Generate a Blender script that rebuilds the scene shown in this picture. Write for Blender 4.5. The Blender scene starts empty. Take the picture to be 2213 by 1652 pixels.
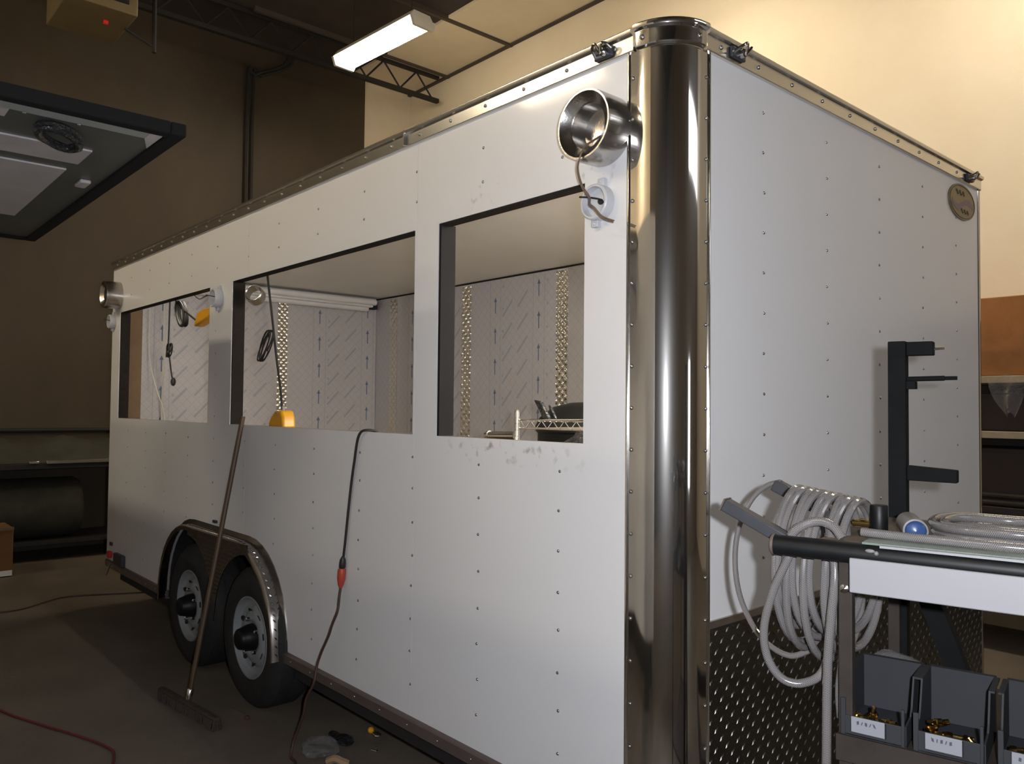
import bpy, bmesh, math, random
from mathutils import Vector as V, Matrix as M
random.seed(7)
sc = bpy.context.scene
C = sc.collection
PI = math.pi

# ------------------------------------------------------------------ camera, world, flash, exposure
CAM = V((1.3089, -1.7266, 1.5))
cr = V((0.66197873, 0.74945786, 0.00985298)); cu = V((0.01736305, -0.02847587, 0.99944367)); cf = V((-0.74932148, 0.66143938, 0.0318633))
cd = bpy.data.cameras.new('camera'); cam = bpy.data.objects.new('camera', cd); C.objects.link(cam)
cd.sensor_width = 36; cd.lens = 36 * 1730.15 / 2213; cd.clip_start = 0.02; cd.clip_end = 60
cam.matrix_world = M(((cr.x, cu.x, -cf.x, CAM.x), (cr.y, cu.y, -cf.y, CAM.y), (cr.z, cu.z, -cf.z, CAM.z), (0, 0, 0, 1)))
sc.camera = cam
w = bpy.data.worlds.new('world'); sc.world = w; w.use_nodes = True
w.node_tree.nodes['Background'].inputs[0].default_value = (0.5, 0.45, 0.4, 1); w.node_tree.nodes['Background'].inputs[1].default_value = 0.02
fl = bpy.data.lights.new('camera_flash', 'SPOT'); fl.energy = 186; fl.color = (0.9, 0.93, 1.0)
fl.spot_size = math.radians(165); fl.spot_blend = 1.0; fl.shadow_soft_size = 0.016
flo = bpy.data.objects.new('camera_flash', fl); C.objects.link(flo)
flo.matrix_world = M.Translation(cr * 0.085 + cu * 0.035) @ cam.matrix_world
sc.view_settings.view_transform = 'Standard'; sc.view_settings.look = 'None'; sc.view_settings.gamma = 1
sc.view_settings.exposure = 0.0; sc.view_settings.use_curve_mapping = False
LAMP = 44.0                      # radiance of the fluorescent lamps
LAMPC = (1.0, 0.85, 0.62)

# ------------------------------------------------------------------ materials
def mat(name, col, rough=0.5, metal=0.0, var=0.0, vs=4.0, bump=0.0, bs=30.0, stretch=(1, 1, 1), col2=None, trans=0.0, alpha=1.0, emit=None, es=0.0, spec=0.5, coat=0.0, ior=1.45, rvar=0.0, aniso=0.0):
    m = bpy.data.materials.new(name); m.use_nodes = True
    nt = m.node_tree; N = nt.nodes; L = nt.links; b = N['Principled BSDF']
    b.inputs['Base Color'].default_value = (*col, 1); b.inputs['Roughness'].default_value = rough
    b.inputs['Metallic'].default_value = metal; b.inputs['Specular IOR Level'].default_value = spec
    b.inputs['IOR'].default_value = ior
    if trans: b.inputs['Transmission Weight'].default_value = trans
    if alpha < 1: b.inputs['Alpha'].default_value = alpha
    if coat: b.inputs['Coat Weight'].default_value = coat; b.inputs['Coat Roughness'].default_value = 0.08
    if aniso: b.inputs['Anisotropic'].default_value = aniso
    if emit: b.inputs['Emission Color'].default_value = (*emit, 1); b.inputs['Emission Strength'].default_value = es
    if var or bump or rvar:
        tc = N.new('ShaderNodeTexCoord'); mp = N.new('ShaderNodeMapping'); mp.inputs['Scale'].default_value = stretch
        L.new(tc.outputs['Object'], mp.inputs['Vector'])
    if var:
        n = N.new('ShaderNodeTexNoise'); n.inputs['Scale'].default_value = vs; n.inputs['Detail'].default_value = 6; n.inputs['Roughness'].default_value = 0.65
        L.new(mp.outputs[0], n.inputs['Vector'])
        r = N.new('ShaderNodeValToRGB'); r.color_ramp.elements[0].position = 0.32; r.color_ramp.elements[1].position = 0.68
        c2 = col2 or tuple(c * (1 - var) for c in col)
        r.color_ramp.elements[0].color = (*c2, 1); r.color_ramp.elements[1].color = (*col, 1)
        L.new(n.outputs['Fac'], r.inputs[0]); L.new(r.outputs[0], b.inputs['Base Color'])
        if rvar:
            mr = N.new('ShaderNodeMapRange'); mr.inputs['To Min'].default_value = rough - rvar; mr.inputs['To Max'].default_value = rough + rvar
            L.new(n.outputs['Fac'], mr.inputs['Value']); L.new(mr.outputs[0], b.inputs['Roughness'])
    if bump:
        n2 = N.new('ShaderNodeTexNoise'); n2.inputs['Scale'].default_value = bs; n2.inputs['Detail'].default_value = 3
        L.new(mp.outputs[0], n2.inputs['Vector'])
        bp = N.new('ShaderNodeBump'); bp.inputs['Strength'].default_value = bump; bp.inputs['Distance'].default_value = 0.01
        L.new(n2.outputs['Fac'], bp.inputs['Height']); L.new(bp.outputs[0], b.inputs['Normal'])
    return m

MAT = {}
MAT['cream'] = mat('cream_wall_paint', (0.80, 0.72, 0.58), 0.75, var=0.12, vs=1.3, col2=(0.76, 0.66, 0.51), bump=0.15, bs=18)
MAT['creampanel'] = mat('cream_ceiling_panel', (0.76, 0.67, 0.52), 0.8, var=0.1, vs=2)
MAT['dark_ceiling'] = mat('dark_roof_deck', (0.055, 0.045, 0.042), 0.9, var=0.3, vs=3)
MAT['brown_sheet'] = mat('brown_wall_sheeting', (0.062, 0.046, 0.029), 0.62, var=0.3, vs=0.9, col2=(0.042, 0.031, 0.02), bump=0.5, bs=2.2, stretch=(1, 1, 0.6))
MAT['darkwall'] = mat('dull_back_wall_paint', (0.20, 0.165, 0.13), 0.8, var=0.25, vs=1.1)
MAT['concrete'] = mat('stained_concrete', (0.17, 0.14, 0.112), 0.62, var=0.45, vs=1.5, col2=(0.11, 0.09, 0.07), bump=0.12, bs=40, rvar=0.12)
MAT['tbar'] = mat('dark_ceiling_bar', (0.07, 0.055, 0.045), 0.7)
MAT['steel'] = mat('polished_stainless', (0.62, 0.60, 0.575), 0.06, 1.0, bump=0.004, bs=2.0, stretch=(1, 1, 0.3))
def two_lobe(m, rough2, fac):
    nt = m.node_tree; b = nt.nodes['Principled BSDF']; g = nt.nodes.new('ShaderNodeBsdfAnisotropic'); g.inputs['Color'].default_value = b.inputs['Base Color'].default_value
    g.inputs['Roughness'].default_value = rough2; mx = nt.nodes.new('ShaderNodeMixShader'); mx.inputs[0].default_value = fac
    nt.links.new(b.outputs[0], mx.inputs[1]); nt.links.new(g.outputs[0], mx.inputs[2]); nt.links.new(mx.outputs[0], nt.nodes['Material Output'].inputs['Surface'])
two_lobe(MAT['steel'], 0.34, 0.09)
MAT['brushed'] = mat('brushed_stainless', (0.52, 0.50, 0.48), 0.22, 1.0, bump=0.05, bs=160, stretch=(1, 0.06, 1))
MAT['alu'] = mat('bright_aluminium', (0.72, 0.70, 0.66), 0.24, 1.0, bump=0.03, bs=25, stretch=(0.2, 0.2, 1))
MAT['alu_dull'] = mat('dull_aluminium', (0.42, 0.38, 0.36), 0.42, 1.0, var=0.2, vs=8)
MAT['plate'] = mat('diamond_plate_metal', (0.15, 0.147, 0.14), 0.36, 1.0, var=0.2, vs=14)
MAT['fender'] = mat('fender_plate_metal', (0.42, 0.39, 0.37), 0.25, 1.0, var=0.2, vs=14)
MAT['quilt'] = mat('quilted_stainless', (0.80, 0.75, 0.66), 0.15, 1.0)
MAT['screw'] = mat('screw_head_zinc', (0.45, 0.44, 0.43), 0.28, 1.0)
MAT['black'] = mat('black_paint', (0.006, 0.0065, 0.007), 0.45, var=0.3, vs=20, spec=0.3)
MAT['blackmatte'] = mat('black_rubber_tape', (0.009, 0.009, 0.01), 0.85, spec=0.2)
MAT['blackflat'] = mat('flat_black_steel', (0.008, 0.0085, 0.009), 0.85, spec=0.12, var=0.3, vs=20)
MAT['rubber'] = mat('tire_rubber', (0.022, 0.021, 0.021), 0.7, var=0.35, vs=18, bump=0.2, bs=60)
MAT['tread'] = MAT['rubber']
MAT['rim'] = mat('white_wheel_paint', (0.25, 0.265, 0.275), 0.38, var=0.15, vs=12)
MAT['hole'] = mat('dark_recess', (0.012, 0.012, 0.013), 0.9)
MAT['undercoat'] = mat('dark_chassis_paint', (0.02, 0.018, 0.018), 0.7, var=0.3, vs=10)
MAT['browntrim'] = mat('brown_tinted_trim', (0.21, 0.165, 0.155), 0.36, 0.6, var=0.15, vs=10)
MAT['jamb'] = mat('dark_foam_jamb', (0.022, 0.018, 0.016), 0.85, var=0.3, vs=30, spec=0.2)
MAT['int_white'] = mat('interior_ceiling_white', (0.80, 0.78, 0.73), 0.42, var=0.06, vs=2)
MAT['plastic_white'] = mat('white_plastic', (0.72, 0.71, 0.72), 0.35)
MAT['box_grey'] = mat('junction_box_plastic', (0.62, 0.63, 0.66), 0.3, trans=0.15)
MAT['yellow'] = mat('yellow_plastic', (0.75, 0.36, 0.02), 0.32)
MAT['cord_black'] = mat('black_cord', (0.02, 0.018, 0.017), 0.45)
MAT['cord_brown'] = mat('brown_cord', (0.06, 0.03, 0.022), 0.5)
MAT['cord_red'] = mat('red_cord', (0.16, 0.03, 0.028), 0.5)
MAT['cord_white'] = mat('pale_wire', (0.62, 0.58, 0.5), 0.5)
MAT['lampwire'] = mat('lamp_wire', (0.15, 0.10, 0.075), 0.35)
MAT['orange'] = mat('orange_plug', (0.42, 0.06, 0.03), 0.4)
MAT['wood'] = mat('handle_wood', (0.105, 0.062, 0.032), 0.5, var=0.4, vs=6, stretch=(8, 8, 0.6))
MAT['bristle'] = mat('broom_bristle', (0.055, 0.04, 0.032), 0.9, bump=0.8, bs=160, stretch=(1, 1, 0.1))
MAT['cart'] = mat('brown_cart_steel', (0.034, 0.026, 0.022), 0.65, spec=0.25, var=0.35, vs=14)
MAT['carttop'] = mat('worn_tan_top', (0.11, 0.082, 0.065), 0.55, var=0.4, vs=9)
MAT['gunmetal'] = mat('grey_channel_steel', (0.05, 0.05, 0.06), 0.45, 0.2, var=0.3, vs=15)
MAT['whiteboard'] = mat('white_laminate', (0.25, 0.247, 0.262), 0.4)
MAT['bin'] = mat('grey_bin_plastic', (0.026, 0.0275, 0.0305), 0.65, spec=0.2, var=0.08, vs=10)
MAT['paper'] = mat('white_label_card', (0.20, 0.205, 0.225), 0.5)
MAT['ink'] = mat('dark_ink', (0.05, 0.05, 0.07), 0.7)
MAT['brass'] = mat('brass_metal', (0.78, 0.56, 0.20), 0.18, 1.0)
MAT['blue'] = mat('blue_plastic', (0.022, 0.05, 0.14), 0.3)
MAT['greytube'] = mat('grey_tube_plastic', (0.17, 0.165, 0.165), 0.4, var=0.1, vs=20)
MAT['darkgreen'] = mat('dark_green_canvas', (0.055, 0.055, 0.042), 0.8, var=0.4, vs=4, bump=0.4, bs=7)
MAT['card'] = mat('brown_cardboard', (0.36, 0.15, 0.045), 0.75, var=0.25, vs=7)
MAT['card3'] = mat('dark_brown_cardboard', (0.19, 0.095, 0.035), 0.8, var=0.2, vs=6)  # a darker brown than the other cardboard
MAT['card2'] = mat('tan_cardboard', (0.20, 0.13, 0.07), 0.8, var=0.2, vs=6)
MAT['shelfwood'] = mat('pale_shelf_board', (0.42, 0.34, 0.24), 0.6, var=0.2, vs=8)
MAT['darkbox'] = mat('dark_brown_box', (0.035, 0.022, 0.020), 0.7, var=0.3, vs=5)
MAT['heater'] = mat('tan_heater_enamel', (0.19, 0.145, 0.075), 0.5, var=0.15, vs=3)
MAT['red'] = mat('red_plastic', (0.45, 0.02, 0.02), 0.4)
MAT['redled'] = mat('red_indicator', (0.4, 0.01, 0.01), 0.4, emit=(1.0, 0.03, 0.03), es=0.25)
MAT['awning'] = mat('dark_awning_skin', (0.10, 0.105, 0.095), 0.40, var=0.25, vs=2.5)
MAT['awning_light'] = mat('grey_awning_panel', (0.50, 0.48, 0.50), 0.45, var=0.2, vs=5)
MAT['awning_trim'] = mat('grey_green_awning_trim', (0.30, 0.33, 0.33), 0.35, 0.1)
MAT['chrome'] = mat('chrome_wire', (0.75, 0.73, 0.70), 0.14, 1.0)
MAT['plasticbag'] = mat('black_plastic_wrap', (0.02, 0.02, 0.022), 0.22, bump=1.0, bs=60)
MAT['clearbag'] = mat('clear_plastic_film', (0.7, 0.7, 0.7), 0.15, trans=0.8, alpha=0.45, bump=1.0, bs=50)
MAT['glass_edge'] = mat('pale_green_glass', (0.55, 0.66, 0.58), 0.08, trans=0.75, ior=1.5)
MAT['badge'] = mat('dull_gold_badge', (0.24, 0.19, 0.11), 0.4, 0.4, var=0.2, vs=25)
MAT['badge_purple'] = mat('purple_badge_swirl', (0.15, 0.10, 0.15), 0.4, 0.2)
MAT['badge_dark'] = mat('dark_badge_script', (0.10, 0.08, 0.035), 0.5, 0.2)
MAT['print'] = mat('blue_arrow_print', (0.10, 0.14, 0.25), 0.6)
MAT['print2'] = mat('faint_slanted_print', (0.34, 0.34, 0.375), 0.5)
MAT['lampbody'] = mat('white_lamp_body', (0.62, 0.6, 0.55), 0.4)
MAT['lamptube'] = mat('glowing_lamp_lens', (1, 0.9, 0.7), 0.5, emit=LAMPC, es=LAMP)
MAT['lamptube3'] = mat('glowing_bright_lamp_lens', (1, 0.9, 0.7), 0.5, emit=(1.0, 0.87, 0.67), es=LAMP * 1.2)
MAT['lamptube2'] = mat('glowing_twin_lamp_lens', (1, 0.9, 0.7), 0.5, emit=LAMPC, es=LAMP * 1.7)
MAT['cabinfill'] = mat('added_cabin_fill_glow', (1, 0.95, 0.85), 0.5, emit=(1.0, 0.91, 0.78), es=190.0)  # glow of the added nose lamp that brightens the cabin
MAT['cabinfill2'] = mat('added_dim_cabin_fill_glow', (1, 0.95, 0.85), 0.5, emit=(1.0, 0.92, 0.8), es=48.0)  # glow of the added rear lamp that makes strip glints
MAT['daylight'] = mat('bright_door_pane', (0.9, 0.92, 1), 0.3, emit=(0.92, 0.95, 1.0), es=5.0)
MAT['neighbor'] = mat('neighbour_trailer_skin', (0.68, 0.67, 0.65), 0.4, var=0.1, vs=2)
MAT['wireloop'] = mat('grey_cable', (0.13, 0.12, 0.12), 0.45)
MAT['leaf'] = mat('tan_scrap_paper', (0.33, 0.21, 0.12), 0.8)
MAT['pebble'] = mat('brown_crumb', (0.08, 0.03, 0.025), 0.8)

def white_skin(name):
    """white painted aluminium: faint wave in the sheet, dirty finger marks round the cut-out on the right"""
    m = mat(name, (0.70, 0.70, 0.715), 0.30, bump=0.05, bs=1.6, stretch=(1, 1, 0.6), coat=0.25)
    nt = m.node_tree; N = nt.nodes; L = nt.links; b = N['Principled BSDF']
    tc = N.new('ShaderNodeTexCoord'); sp = N.new('ShaderNodeSeparateXYZ'); L.new(tc.outputs['Object'], sp.inputs[0])
    def band(sock, c, hw):
        a = N.new('ShaderNodeMath'); a.operation = 'SUBTRACT'; L.new(sock, a.inputs[0]); a.inputs[1].default_value = c
        d = N.new('ShaderNodeMath'); d.operation = 'ABSOLUTE'; L.new(a.outputs[0], d.inputs[0])
        r = N.new('ShaderNodeMapRange'); r.inputs['From Min'].default_value = hw; r.inputs['From Max'].default_value = hw * 0.3
        L.new(d.outputs[0], r.inputs['Value']); return r.outputs[0]
    def mul(a, b2):
        k = N.new('ShaderNodeMath'); k.operation = 'MULTIPLY'; L.new(a, k.inputs[0]); L.new(b2, k.inputs[1]); return k.outputs[0]
    def mx(a, b2):
        k = N.new('ShaderNodeMath'); k.operation = 'MAXIMUM'; L.new(a, k.inputs[0]); L.new(b2, k.inputs[1]); return k.outputs[0]
    area = mx(mx(mul(band(sp.outputs['X'], -0.68, 0.42), band(sp.outputs['Z'], 1.355, 0.055)), mul(band(sp.outputs['X'], -0.80, 0.1), band(sp.outputs['Z'], 2.235, 0.06))),
              mul(band(sp.outputs['X'], -0.30, 0.12), band(sp.outputs['Z'], 2.17, 0.06)))
    n = N.new('ShaderNodeTexNoise'); n.inputs['Scale'].default_value = 26; n.inputs['Detail'].default_value = 4
    L.new(tc.outputs['Object'], n.inputs['Vector'])
    r = N.new('ShaderNodeMapRange'); r.inputs['From Min'].default_value = 0.56; r.inputs['From Max'].default_value = 0.72; L.new(n.outputs['Fac'], r.inputs['Value'])
    f = mul(area, r.outputs[0])
    mixn = N.new('ShaderNodeMix'); mixn.data_type = 'RGBA'; L.new(f, mixn.inputs[0])
    mixn.inputs[6].default_value = (0.70, 0.70, 0.715, 1); mixn.inputs[7].default_value = (0.34, 0.33, 0.32, 1)
    L.new(mixn.outputs[2], b.inputs['Base Color'])
    return m
MAT['white'] = white_skin('white_trailer_skin')

def film_mat():
    """protective film on quilted steel: blue-grey with fine crossing stitch lines"""
    m = mat('blue_grey_protective_film', (0.46, 0.445, 0.46), 0.34)
    nt = m.node_tree; N = nt.nodes; L = nt.links; b = N['Principled BSDF']
    tc = N.new('ShaderNodeTexCoord'); sp = N.new('ShaderNodeSeparateXYZ'); L.new(tc.outputs['Object'], sp.inputs[0])
    def mth(op, a, c):
        k = N.new('ShaderNodeMath'); k.operation = op
        for i, v in enumerate((a, c)):
            if v is None: continue
            if isinstance(v, (int, float)): k.inputs[i].default_value = v
            else: L.new(v, k.inputs[i])
        return k.outputs[0]
    h = mth('ADD', sp.outputs['X'], sp.outputs['Y'])
    def line(u):
        f = mth('FRACT', mth('MULTIPLY', u, 1 / 0.075), None); d = mth('ABSOLUTE', mth('SUBTRACT', f, 0.5), None)
        return d
    d1 = line(mth('ADD', h, sp.outputs['Z'])); d2 = line(mth('SUBTRACT', h, sp.outputs['Z']))
    mn = mth('MINIMUM', d1, d2)
    r = N.new('ShaderNodeMapRange'); r.inputs['From Min'].default_value = 0.0; r.inputs['From Max'].default_value = 0.045; L.new(mn, r.inputs['Value'])
    mixn = N.new('ShaderNodeMix'); mixn.data_type = 'RGBA'; L.new(r.outputs[0], mixn.inputs[0])
    mixn.inputs[6].default_value = (0.35, 0.335, 0.335, 1); mixn.inputs[7].default_value = (0.46, 0.445, 0.46, 1)
    L.new(mixn.outputs[2], b.inputs['Base Color'])
    bp = N.new('ShaderNodeBump'); bp.inputs['Strength'].default_value = 0.25; bp.inputs['Distance'].default_value = 0.004
    L.new(mn, bp.inputs['Height']); L.new(bp.outputs[0], b.inputs['Normal'])
    return m
MAT['film'] = film_mat()

def hose_mat():
    """clear vinyl hose with a white woven braid inside (braid follows the hose by its UV)"""
    m = mat('clear_braided_hose', (0.3, 0.28, 0.28), 0.16, trans=0.4, coat=0.5)
    nt = m.node_tree; N = nt.nodes; L = nt.links; b = N['Principled BSDF']
    uv = N.new('ShaderNodeUVMap'); sp = N.new('ShaderNodeSeparateXYZ'); L.new(uv.outputs[0], sp.inputs[0])
    def mth(op, a, c=None):
        k = N.new('ShaderNodeMath'); k.operation = op
        for i, v in enumerate((a, c)):
            if v is None: continue
            if isinstance(v, (int, float)): k.inputs[i].default_value = v
            else: L.new(v, k.inputs[i])
        return k.outputs[0]
    u = mth('MULTIPLY', sp.outputs['X'], 330.0); v = mth('MULTIPLY', sp.outputs['Y'], 8.0)
    def ln(x): return mth('LESS_THAN', mth('ABSOLUTE', mth('SUBTRACT', mth('FRACT', x), 0.5)), 0.16)
    f = mth('MAXIMUM', ln(mth('ADD', u, v)), ln(mth('SUBTRACT', u, v)))
    mixn = N.new('ShaderNodeMix'); mixn.data_type = 'RGBA'; L.new(f, mixn.inputs[0])
    mixn.inputs[6].default_value = (0.13, 0.12, 0.12, 1); mixn.inputs[7].default_value = (0.30, 0.285, 0.28, 1)
    L.new(mixn.outputs[2], b.inputs['Base Color'])
    return m
MAT['hose'] = hose_mat()

# ------------------------------------------------------------------ mesh helpers
class MB:
    def __init__(s): s.v = []; s.f = []; s.mi = []; s.uv = {}
    def add(s, vs, fs, mi=0):
        o = len(s.v); s.v += [tuple(x) for x in vs]
        for f in fs: s.f.append(tuple(i + o for i in f)); s.mi.append(mi)
        return o
    def obox(s, c, ax, ay, az, mi=0):
        c, ax, ay, az = V(c), V(ax), V(ay), V(az)
        vs = [c + ax * i + ay * j + az * k for i in (-1, 1) for j in (-1, 1) for k in (-1, 1)]
        s.add(vs, [(0, 1, 3, 2), (4, 6, 7, 5), (0, 4, 5, 1), (2, 3, 7, 6), (0, 2, 6, 4), (1, 5, 7, 3)], mi); return s
    def box(s, x0, x1, y0, y1, z0, z1, mi=0):
        return s.obox(((x0 + x1) / 2, (y0 + y1) / 2, (z0 + z1) / 2), ((x1 - x0) / 2, 0, 0), (0, (y1 - y0) / 2, 0), (0, 0, (z1 - z0) / 2), mi)
    def bar(s, a, b, w, h, up=(0, 0, 1), mi=0):
        a, b = V(a), V(b); d = (b - a); t = d.normalized(); sd = t.cross(V(up)).normalized(); u = sd.cross(t)
        return s.obox((a + b) / 2, d / 2, sd * w / 2, u * h / 2, mi)
    def tube(s, pts, r, seg=8, closed=False, caps=True, mi=0):
        P = [V(p) for p in pts]; n = len(P); rr = r if isinstance(r, (list, tuple)) else [r] * n
        T = []
        for i in range(n):
            a = P[i - 1] if (i > 0 or closed) else P[i]; b = P[(i + 1) % n] if (i < n - 1 or closed) else P[i]
            T.append((b - a).normalized())
        up = V((0, 0, 1)) if abs(T[0].z) < 0.9 else V((1, 0, 0))
        nrm = (up - T[0] * up.dot(T[0])).normalized(); vs = []; ln = [0.0]
        for i in range(n):
            if i:
                nrm = nrm - T[i] * nrm.dot(T[i])
                nrm = nrm.normalized() if nrm.length > 1e-6 else V((1, 0, 0)); ln.append(ln[-1] + (P[i] - P[i - 1]).length)
            bn = T[i].cross(nrm)
            vs += [P[i] + (nrm * math.cos(2 * PI * k / seg) + bn * math.sin(2 * PI * k / seg)) * rr[i] for k in range(seg)]
        o = len(s.v); s.v += [tuple(x) for x in vs]
        for i in range(n if closed else n - 1):
            j = (i + 1) % n; l1 = ln[j] if j else ln[i] + (P[0] - P[i]).length
            for k in range(seg):
                k2 = (k + 1) % seg
                s.uv[len(s.f)] = [(ln[i], k / seg), (ln[i], (k + 1) / seg), (l1, (k + 1) / seg), (l1, k / seg)]
                s.f.append((o + i * seg + k, o + i * seg + k2, o + j * seg + k2, o + j * seg + k)); s.mi.append(mi)
        if caps and not closed:
            s.f.append(tuple(o + k for k in reversed(range(seg)))); s.mi.append(mi)
            s.f.append(tuple(o + (n - 1) * seg + k for k in range(seg))); s.mi.append(mi)
        return s
    def cyl(s, a, b, r, seg=12, mi=0): return s.tube([a, b], r, seg, mi=mi)
    def lathe(s, prof, c, axis, seg=24, mi=0, a0=0.0, a1=2 * PI):
        """prof: list of (radius, distance along axis)"""
        c, ax = V(c), V(axis).normalized(); up = V((0, 0, 1)) if abs(ax.z) < 0.9 else V((1, 0, 0))
        x = (up - ax * up.dot(ax)).normalized(); y = ax.cross(x); full = abs(a1 - a0 - 2 * PI) < 1e-6; ns = seg if full else seg + 1
        vs = [c + ax * h + (x * math.cos(a0 + (a1 - a0) * k / seg) + y * math.sin(a0 + (a1 - a0) * k / seg)) * r for r, h in prof for k in range(ns)]
        fs = [(i * ns + k, i * ns + (k + 1) % ns, (i + 1) * ns + (k + 1) % ns, (i + 1) * ns + k) for i in range(len(prof) - 1) for k in range(seg)]
        s.add(vs, fs, mi); return s
    def dome(s, c, n, r, h, seg=7, mi=0):
        return s.lathe([(r, 0), (r * 0.92, h * 0.5), (r * 0.55, h * 0.9), (0.0001, h)], c, n, seg, mi)
    def prism(s, poly, off, mi=0):
        P = [V(p) for p in poly]; o = V(off); n = len(P)
        s.add(P + [p + o for p in P], [tuple(reversed(range(n))), tuple(range(n, 2 * n))] + [(i, (i + 1) % n, n + (i + 1) % n, n + i) for i in range(n)], mi); return s
    def sphere(s, c, r, seg=12, rings=7, sc3=(1, 1, 1), mi=0):
        c = V(c); vs = []; fs = []
        for i in range(rings + 1):
            a = PI * i / rings
            for k in range(seg):
                b = 2 * PI * k / seg; vs.append(c + V((r * math.sin(a) * math.cos(b) * sc3[0], r * math.sin(a) * math.sin(b) * sc3[1], r * math.cos(a) * sc3[2])))
        for i in range(rings):
            for k in range(seg): fs.append((i * seg + k, (i + 1) * seg + k, (i + 1) * seg + (k + 1) % seg, i * seg + (k + 1) % seg))
        s.add(vs, fs, mi); return s
    def mesh(s, name, mats, smooth=35):
        me = bpy.data.meshes.new(name); me.from_pydata(s.v, [], s.f)
        for m in (mats if isinstance(mats, (list, tuple)) else [mats]): me.materials.append(MAT[m])
        me.polygons.foreach_set('material_index', s.mi)
        if s.uv:
            ul = me.uv_layers.new(name='UVMap')
            for fi, uvs in s.uv.items():
                for li, u in zip(me.polygons[fi].loop_indices, uvs): ul.data[li].uv = u
        bm = bmesh.new(); bm.from_mesh(me)
        bmesh.ops.recalc_face_normals(bm, faces=bm.faces); bm.to_mesh(me); bm.free()
        if smooth:
            me.polygons.foreach_set('use_smooth', [True] * len(me.polygons)); me.set_sharp_from_angle(angle=math.radians(smooth))
        me.update(); return me
    def build(s, name, mats, parent=None, smooth=35, bevel=0, local=False, kind=None, label=None):
        o = bpy.data.objects.new(name, s.mesh(name, mats, smooth)); C.objects.link(o)
        if parent:
            o.parent = parent
            if not local and parent.name in WORLD: o.matrix_parent_inverse = WORLD[parent.name].inverted()
        if bevel:
            b = o.modifiers.new('bevel', 'BEVEL'); b.width = bevel; b.segments = 2; b.limit_method = 'ANGLE'; b.angle_limit = math.radians(50)
        if kind: o['kind'] = kind
        if label: o['label'] = label
        return o
WORLD = {}
def thing(name, label, cat, loc=(0, 0, 0), rz=0.0, group=None):
    o = bpy.data.objects.new(name, None); C.objects.link(o); o.empty_display_size = 0.1
    o.location = loc; o.rotation_euler = (0, 0, rz); o['label'] = label; o['category'] = cat
    if group: o['group'] = group
    WORLD[o.name] = M.Translation(V(loc)) @ M.Rotation(rz, 4, 'Z'); return o
def tag(o, label, cat, group=None):
    o['label'] = label; o['category'] = cat
    if group: o['group'] = group
    return o
def struct(o): o['kind'] = 'structure'; return o
def path(pts, n=6, closed=False):
    P = [V(p) for p in pts]; m = len(P); out = []
    for i in range(m if closed else m - 1):
        p0 = P[(i - 1) % m] if (closed or i > 0) else P[0]; p1 = P[i]; p2 = P[(i + 1) % m]; p3 = P[(i + 2) % m] if (closed or i + 2 < m) else P[-1]
        for k in range(n):
            t = k / n; out.append(0.5 * ((2 * p1) + (p2 - p0) * t + (2 * p0 - 5 * p1 + 4 * p2 - p3) * t * t + (3 * p1 - p0 - 3 * p2 + p3) * t ** 3))
    if not closed: out.append(P[-1])
    return out
def copy_tree(o, parent=None):
    c = o.copy(); C.objects.link(c)
    if parent: c.parent = parent
    for ch in o.children: copy_tree(ch, c)
    return c

# ------------------------------------------------------------------ the hall
XW, YW, ZC, XE, YF = -8.1, 4.6, 5.94, 6.2, -7.0
struct(MB().box(XW - 0.2, XE + 0.2, YF - 0.2, YW + 0.2, -0.2, 0.0).build('floor', 'concrete', smooth=0))
struct(MB().box(XW, XE + 0.2, YW, YW + 0.2, 0, ZC + 0.2).build('wall_back', 'cream', smooth=0))
wl = struct(MB().box(XW - 0.2, XW, YF - 0.2, YW + 0.2, 0, ZC + 0.2).build('wall_left', 'creampanel', smooth=0))
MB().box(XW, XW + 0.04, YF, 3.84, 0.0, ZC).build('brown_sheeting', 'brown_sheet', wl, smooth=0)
struct(MB().box(XE, XE + 0.2, YF, YW, 0, ZC + 0.2).build('wall_right', 'darkwall', smooth=0))
wf = struct(MB().box(XW, XE + 0.2, YF - 0.2, YF, 0, ZC + 0.2).build('wall_front', 'cream', smooth=0))
MB().box(-0.4, XE, YF, YF + 0.04, 0.0, ZC).build('brown_sheeting', 'brown_sheet', wf, smooth=0)  # unseen sheet, added to darken the reflection in the polished corner
ce = struct(MB().box(XW, XE, YF, YW, ZC, ZC + 0.2).build('ceiling', 'dark_ceiling', smooth=0))
seams = [-8.1, -7.19, -5.92, -4.37, -2.9, -1.45, 0.0, 1.45, 2.9, 4.4, 6.2]
for a, b in zip(seams[:-1], seams[1:]):
    MB().box(a + 0.012, b - 0.012, 3.62, 4.585, ZC - 0.03, ZC).build('ceiling_panel', 'creampanel', ce, smooth=0)
for x in seams[1:-1]:
    MB().box(x - 0.022, x + 0.022, 1.9, 4.6, ZC - 0.055, ZC).build('ceiling_bar', 'tbar', ce, smooth=0)
MB().box(XW, XE, 4.55, 4.6, ZC - 0.05, ZC - 0.03).build('wall_angle', 'tbar', ce, smooth=0)
# door with a bright pane behind the photographer (its glow shows in the polished corner)
d1 = MB().box(XE - 0.05, XE, 0.75, 1.85, 0, 2.15).build('door_1', 'darkwall', smooth=0); struct(d1)
MB().box(XE - 0.06, XE - 0.05, 1.0, 1.6, 0.7, 2.0).build('door_pane', 'daylight', d1, smooth=0)

w1 = struct(MB().box(XE - 0.04, XE, 0.9, 4.5, 3.95, 4.9).build('window_1', 'lampbody', smooth=0))
for k in range(3): MB().box(XE - 0.05, XE - 0.04, 0.95 + k * 1.18, 2.08 + k * 1.18, 4.02, 4.83).build('pane', 'daylight', w1, smooth=0)
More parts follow.
